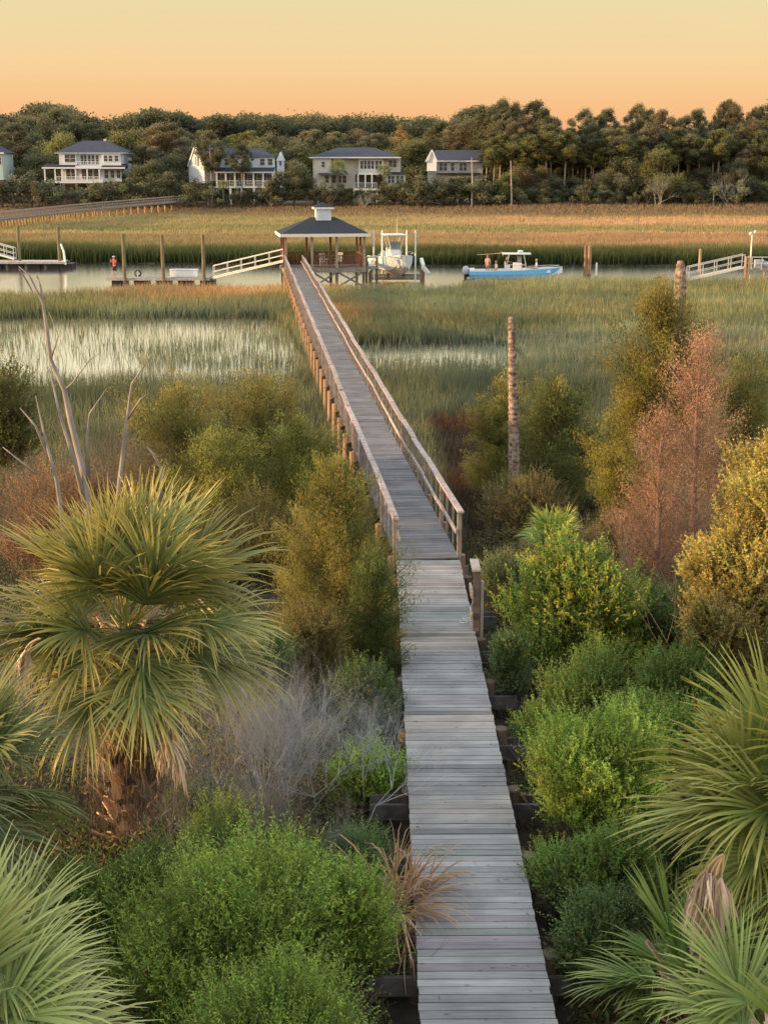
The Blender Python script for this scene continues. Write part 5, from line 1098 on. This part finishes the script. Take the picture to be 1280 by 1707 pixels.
def far_boardwalk():
    a = aty(-40, 372, 212); b = aty(180, 350, 252); c = aty(297, 332, 285)
    a = Vector((aty(-40, 367, 205).x, 205, 2.2)); 
    pts = [(-60, 205), (295, 288)]
    P0 = Vector((aty(-50, 350, 205).x, 205, 1.95)); P1 = Vector((aty(165, 350, 262).x, 262, 2.0)); P2 = Vector((aty(297, 350, 290).x, 290, 2.5))
    t = thing('far_boardwalk', 'long grey boardwalk on orange lit piles crossing the far marsh at the left', 'boardwalk', P0)
    for A, B in ((P0, P1), (P1, P2)):
        d = (B - A); L = d.length; u = d.normalized(); nn = Vector((u.y, -u.x, 0)); z = Vector((0, 0, 1))
        MB().bar(A - P0, B - P0, 1.6, .25).build('deck', M_dock, t)
        for s in (-1, 1):
            o_ = nn * .8 * s - P0; m = MB(); m.bar(A + o_ + z * 1.15, B + o_ + z * 1.15, .16, .09, (1.4, 1.35, 1.3)); m.bar(A + o_ + z * .7, B + o_ + z * .7, .06, .1, (1.3, 1.2, 1.2)); m.bar(A + o_ + z * .3, B + o_ + z * .3, .06, .1, (1.2, 1.1, 1.1))
            for i in range(int(L / .9)): q = A + u * (i * .9) + o_; m.bar(q, q + z * 1.15, .07, .07, (1, .9, .85))
            m.build('railing', M_dock, t)
            for i in range(int(L / 2.6)): q = A + u * (i * 2.6) + o_; MB().tube([(q.x, q.y, -P0.z - .3), (q.x, q.y, 0)], [.16, .14], 7, (1.5, 1.2, .9)).build('pile', M_pile, t)
far_boardwalk()
# ------------------------------------------------------------------ boats
def hull(L, B, Hf, keel, m_out, m_in, m_keel, t, z0=0):
    st = 18; V = []; F_ = []
    def sec(s):
        b = B / 2 * (1 - max(0, (s - .45) / .55) ** 2.3) ; b = max(b, .03); g = Hf * (.82 + .38 * s ** 1.8); k = -keel + (keel + g * .75) * max(0, (s - .72) / .28) ** 2.2
        x = L * (s - .5) + (0); ch = k + (g - k) * (.42 - .1 * s)
        return [(x, 0, k), (x, -b * .82, ch), (x + .06 * s, -b * .99, (ch + g) / 2), (x + .25 * s, -b, g)], b, g
    n_ = 4
    for side in (-1, 1):
        m = None
    out_, keelm, inn = MB(), MB(), MB()
    rows = [sec(i / st) for i in range(st + 1)]
    for side in (1, -1):
        for i in range(st):
            A = [Vector((p[0], p[1] * side, p[2])) for p in rows[i][0]]; Bq = [Vector((p[0], p[1] * side, p[2])) for p in rows[i + 1][0]]
            keelm.add([A[0], A[1], Bq[1], Bq[0]], [[0, 1, 2, 3] if side > 0 else [3, 2, 1, 0]])
            for k in (1, 2): out_.add([A[k], A[k + 1], Bq[k + 1], Bq[k]], [[0, 1, 2, 3] if side > 0 else [3, 2, 1, 0]])
            bi, bj = rows[i][1], rows[i + 1][1]; w_ = .16
            ia = Vector((A[3].x, -max(bi - w_, .0) * side, A[3].z + .03)); ib = Vector((Bq[3].x, -max(bj - w_, .0) * side, Bq[3].z + .03))
            fa = Vector((A[3].x, -max(bi - w_ - .05, 0) * side, Hf * .42)); fb = Vector((Bq[3].x, -max(bj - w_ - .05, 0) * side, Hf * .42 + (.2 * Hf if i > st * .75 else 0)))
            inn.add([A[3] + Vector((0, 0, -.02)), A[3] + Vector((0, 0, .03)), ia, ib, Bq[3] + Vector((0, 0, .03)), Bq[3] + Vector((0, 0, -.02)), fa, fb], [[0, 1, 4, 5], [1, 2, 3, 4], [2, 6, 7, 3]])
            inn.add([fa, fb, Vector((fb.x, 0, fb.z)), Vector((fa.x, 0, fa.z))], [[0, 1, 2, 3]])
    A = rows[0][0]; vs = [Vector(p) for p in A] + [Vector((p[0], -p[1], p[2])) for p in A[:0:-1]]
    out_.add(vs, [list(range(len(vs)))])
    h = out_.build('hull', m_out, t, False); keelm.build('keel', m_keel, h); inn.build('deck', m_in, t)
    return lambda s: rows[int(s * st)]
def person(label, loc, rz, pose, shirt, pants, skin=(.45, .28, .2), hair=(.12, .07, .04), hat=None, scale=1.0, group=None):
    t = thing('person', label, 'person', loc, rz, group, scale)
    sit = pose.startswith('sit'); dzp = -.48 if sit else 0
    J = {'pel': (0, 0, .93), 'sp': (0, .0, 1.12), 'ch': (0, 0, 1.32), 'nk': (0, 0, 1.47), 'hb': (0, .02, 1.56), 'hm': (0, .03, 1.64), 'ht': (0, .01, 1.72)}
    rad = {'pel': .14, 'sp': .125, 'ch': .15, 'nk': .055, 'hb': .075, 'hm': .10, 'ht': .07}
    E = [('pel', 'sp'), ('sp', 'ch'), ('ch', 'nk'), ('nk', 'hb'), ('hb', 'hm'), ('hm', 'ht')]
    for s, n_ in ((-1, 'l'), (1, 'r')):
        if sit: lg = [(.1, .05, .9), (.13, .45, .92), (.13, .48, .5), (.13, .60, .46)]
        else: lg = [(.09, 0, .86), (.11, .03, .48), (.12, 0, .09), (.13, .15, .05)]
        for k, (x, y, z) in enumerate(lg): J[n_ + 'L%d' % k] = (x * s, y, z); rad[n_ + 'L%d' % k] = (.085, .058, .042, .035)[k]
        E += [('pel', n_ + 'L0')] + [(n_ + 'L%d' % k, n_ + 'L%d' % (k + 1)) for k in range(3)]
        if 'up' in pose: am = [(.18, 0, 1.40), (.30, .10, 1.22), (.16, .28, 1.42), (.10, .30, 1.50)]
        elif 'fwd' in pose: am = [(.18, 0, 1.40), (.24, .10, 1.14), (.18, .34, 1.12), (.15, .42, 1.12)]
        else: am = [(.18, 0, 1.40), (.24, .0, 1.13), (.24, .10, .90), (.23, .14, .83)]
        for k, (x, y, z) in enumerate(am): J[n_ + 'A%d' % k] = (x * s, y, z); rad[n_ + 'A%d' % k] = (.058, .042, .03, .032)[k]
        E += [('ch', n_ + 'A0')] + [(n_ + 'A%d' % k, n_ + 'A%d' % (k + 1)) for k in range(3)]
        a = Vector(J[n_ + 'A3']); b = Vector(J[n_ + 'A2']); dd = (a - b).normalized(); sd_ = dd.cross(Vector((0, 0, 1))).normalized() if abs(dd.z) < .9 else Vector((0, 1, 0))
        for f in range(5):
            o_ = (f - 1.5) * .022 if f < 4 else -.05; ln = (.07, .08, .075, .06, .045)[f]
            q = a + sd_ * o_ * 1.2 + dd * (ln * .5 if f < 4 else 0); J[n_ + 'F%da' % f] = tuple(q); J[n_ + 'F%db' % f] = tuple(q + dd * ln * .6 - Vector((0, 0, .015))); rad[n_ + 'F%da' % f] = .010; rad[n_ + 'F%db' % f] = .008
            E += [(n_ + 'A3', n_ + 'F%da' % f), (n_ + 'F%da' % f, n_ + 'F%db' % f)]
    def skinmesh(name, keys, edges, m_, extra, par, root):
        idx = {k: i for i, k in enumerate(keys)}; me = bpy.data.meshes.new(name)
        me.from_pydata([(J[k][0], J[k][1], J[k][2] + dzp) for k in keys], [(idx[a], idx[b]) for a, b in edges], []); o = bpy.data.objects.new(name, me); C.objects.link(o); o.parent = par
        md = o.modifiers.new('skin', 'SKIN'); sv = me.skin_vertices[0].data
        for k, i in idx.items(): sv[i].radius = (rad[k] + extra, rad[k] * (.8 if k in ('pel', 'sp', 'ch') else 1) + extra); sv[i].use_root = (k == root)
        sb = o.modifiers.new('sub', 'SUBSURF'); sb.levels = 1; sb.render_levels = 2; me.materials.append(m_); return o
    ms = mat('skin_tone', skin, .6, .05, 3); mc = mat('shirt_cloth', shirt, .85, .12, 6); mp_ = mat('trouser_cloth', pants, .85, .12, 6); mh = mat('hair_tone', hair, .7, .2, 20)
    for mm in (ms, mc, mp_):
        at_ = [q for q in mm.node_tree.nodes if q.type == 'ATTRIBUTE'][0]; lk = [q for q in mm.node_tree.links if q.from_node == at_]
        for q in lk: mm.node_tree.links.remove(q)
        [q for q in mm.node_tree.nodes if q.type == 'VECT_MATH'][1].inputs[1].default_value = (1, 1, 1)
    skinmesh('body', list(J), E, ms, 0, t, 'pel')
    k1 = ['pel', 'sp', 'ch', 'lA0', 'rA0', 'lA1', 'rA1']; skinmesh('shirt', k1, [('pel', 'sp'), ('sp', 'ch'), ('ch', 'lA0'), ('ch', 'rA0'), ('lA0', 'lA1'), ('rA0', 'rA1')], mc, .022, t, 'pel')
    k2 = ['pel', 'lL0', 'lL1', 'rL0', 'rL1']; skinmesh('shorts', k2, [('pel', 'lL0'), ('lL0', 'lL1'), ('pel', 'rL0'), ('rL0', 'rL1')], mp_, .03, t, 'pel')
    hm = Vector(J['hm']) + Vector((0, 0, dzp)); MB().ball(hm + Vector((0, -.025, .03)), (.105, .11, .115), (1, 1, 1), 14, 10).build('hair', mh, t, True)
    MB().ball(hm + Vector((-.035, .088, .015)), .014).ball(hm + Vector((.035, .088, .015)), .014).build('eyes', M_black, t, True)
    MB().ball(hm + Vector((0, .105, -.015)), (.014, .022, .022)).build('nose', ms, t, True)
    if hat: m = mat('hat_cloth', hat, .8, .1, 5); MB().ball(hm + Vector((0, -.01, .075)), (.115, .12, .08), (1, 1, 1), 14, 8).box(hm + Vector((0, .13, .06)), (.14, .1, .015)).build('cap', m, t, True)
    return t
def outboard(t, x, z, s=1):
    m = MB(); m.ball((x - .28 * s, 0, z + .95 * s), (.34 * s, .24 * s, .40 * s), (1, 1, 1), 14, 10); m.box((x - .28 * s, 0, z + .75 * s), (.52 * s, .36 * s, .28 * s)); o = m.build('motor_cowl', M_grey, t, True)
    MB().box((x - .3 * s, 0, z + .2 * s), (.28 * s, .2 * s, 1.0 * s)).box((x - .05 * s, 0, z + .5 * s), (.3 * s, .3 * s, .3 * s)).build('motor_leg', M_black, t, bevel=.03)
def ttop(t, x, zf, zt, L_, B_, m_con, face=1):
    f = MB()
    for sx_ in (-.42, .42):
        for sy in (-1, 1): f.tube([(x + sx_ * L_ * .9, sy * .42, zf), (x + sx_ * L_ * .75, sy * .45, zf + (zt - zf) * .6), (x + sx_ * L_ * .6, sy * B_ * .4, zt)], .03, 6)
    for sy in (-1, 1): f.tube([(x - .3 * L_, sy * .45, zf + .9), (x + .3 * L_, sy * .45, zf + .9)], .025, 6)
    f.build('tower_frame', M_alum, t)
    MB().box((x, 0, zt + .04), (L_, B_, .09)).build('hard_top', M_gel, t, bevel=.04)
    c = MB().box((x + .1, 0, zf + .55), (.85, .85, 1.1)).build('console', m_con, t, bevel=.05)
    MB().bar((x + .5, 0, zf + 1.05), (x + .28, 0, zf + 1.75), .8, .03).box((x + .28, 0, zf + 1.4), (.4, .86, .55)).build('windscreen', M_wind, c)
    MB().box((x - .85, 0, zf + .45), (.5, .9, .9)).box((x - 1.05, 0, zf + 1.0), (.1, .9, .35)).build('helm_seat', M_white, t, bevel=.04)
def boats():
    a = atz(858, 462.5, 0); a = Vector((aty(857, 462, 131).x, 131, 0)); L = 8.5
    t = thing('motor_boat', 'bright blue centre console boat with a white hard top moving right on the creek', 'boat', (a.x, a.y, 0), math.radians(-4))
    hull(L, 2.6, .92, .35, M_blue, M_gel, M_white, t); outboard(t, -L / 2 - .05, -.25, 1.05); ttop(t, .15, .4, 2.30, 2.7, 1.9, M_gel)
    MB().box((-L / 2 + .25, 0, .78), (.5, 2.2, .25)).build('transom', M_gel, t, bevel=.05)
    MB().tube([(.5, 0, 2.4), (.5, 0, 2.52), (.5, 0, 2.66)], [.26, .3, .2], 12).build('radar_dome', M_gel, t, True)
    MB().tube([(-1.0, .8, 2.36), (-2.0, .85, 2.25), (-3.6, .9, 2.15)], [.02, .02, .012], 5, (1.2, .8, .5)).build('outrigger', M_pvc, t)
    for k in range(3): MB().tube([(-1.1, -.6 + .6 * k, 2.1), (-1.25, -.6 + .6 * k, 2.5)], .02, 5).build('rod_holder', M_alum, t)
    m = MB(); m.box((L * .32, 0, .72), (1.3, 1.4, .3)); m.build('bow_cushion', M_white, t, bevel=.05)
    m = MB()
    for s in (-1, 1): m.tube([(L * .15, s * 1.18, 1.0), (L * .2, s * 1.16, 1.1), (L * .38, s * .75, 1.22), (L * .49, s * .08, 1.26)], .022, 6)
    m.build('bow_rail', M_alum, t)
    def at_(x, y, z): v = Matrix.Rotation(math.radians(-4), 3, 'Z') @ Vector((x, y, z)); return (a.x + v.x, a.y + v.y, v.z)
    person('person in pink top standing at the stern of the blue boat', at_(-2.55, -.1, .42), -.4, 'stand', (.75, .30, .28), (.35, .22, .2), hair=(.3, .16, .08))
    person('person in pale top sitting low behind the helm of the blue boat', at_(-1.75, -.5, .42), 1.8, 'sit', (.75, .62, .58), (.6, .45, .42), hair=(.35, .2, .1))
    person('person in black shirt standing at the helm of the blue boat', at_(-.75, .1, .42), -PI / 2, 'stand fwd', (.05, .05, .06), (.08, .08, .1), hair=(.05, .04, .03))
    person('person in light blue shirt sitting in the bow of the blue boat', at_(2.05, -.2, .58), PI / 2, 'sit', (.55, .62, .78), (.4, .42, .5), hair=(.45, .33, .2))
    # boat on the lift
    Yb = 125.5; b = aty(660, 452, Yb); rz = math.radians(-78); L = 7.6
    t = thing('motor_boat', 'white centre console boat parked bow first on the boat lift', 'boat', (b.x - .2, Yb + 2.6, .80), rz, None, 1.12)
    hull(L, 2.9, 1.38, .25, M_pale, M_gel, M_anti, t); ttop(t, .1, .8, 3.05, 2.2, 1.75, M_gel); outboard(t, -L / 2 - .05, .2)
    MB().box((.75, 0, 1.35), (.7, .85, .5), 0, (1, .95, .9)).build('console_seat', M_white, t, bevel=.06)
    m = MB()
    for s in (-1, 1): m.tube([(L * .05, s * 1.35, 1.5), (L * .25, s * 1.25, 1.72), (L * .4, s * .8, 1.85), (L * .5, s * .1, 1.9)], .02, 6)
    m.build('bow_rail', M_alum, t)
    MB().tube([(0, .3, 3.1), (0, .3, 4.4)], [.02, .01], 5).build('antenna', M_pvc, t)
    # lift
    t = thing('boat_lift', 'cradle boat lift with four tall white guide poles and pale side beams', 'boat lift', (b.x, Yb, 0))
    for px in (623, 637, 678, 692.5):
        yy = 0 if px in (623, 692.5) else 4.6; q = aty(px, 384, Yb + yy); MB().tube([(q.x - b.x, yy, .2), (q.x - b.x, yy, q.z)], .075, 8).build('guide_pole', M_pvc, t)
    for xx in (-2.35, 2.45):
        for yy in (-.3, 5): MB().tube([(xx, yy, -1), (xx, yy, 1.5)], [.16, .14], 9, (.6, .55, .5)).build('piling', M_pile, t)
        MB().bar((xx, -.7, 1.6), (xx, 5.6, 1.75), .3, .35, (.95, 1, .9)).build('side_beam', M_pvc, t)
        MB().bar((xx, -.6, 1.5), (xx + (.5 if xx > 0 else -.5), -.8, .9), .35, .35, (.8, .85, .8)).build('winch_housing', M_pvc, t, bevel=.05)
    for yy in (.6, 4.0): MB().bar((-2.3, yy, .42), (2.4, yy, .42), .2, .25).build('cradle_beam', M_dock, t)
    for xx in (-.7, .7): MB().bar((xx, -.2, .62), (xx, 5, .62), .25, .15).build('bunk', M_beam, t)
    for xx in (-2.3, 2.4):
        for yy in (.6, 4.0): MB().tube([(xx, yy, .5), (xx, yy, 1.5)], .02, 5).build('cable', M_alum, t)
boats()
a = aty(192, 459, 125.6); person('man in a red shirt and dark shorts standing on the floating dock', (a.x, 125.6, ZT), 2.6, 'stand up', (.55, .08, .10), (.04, .03, .05), hat=(.7, .68, .66), scale=1.06)
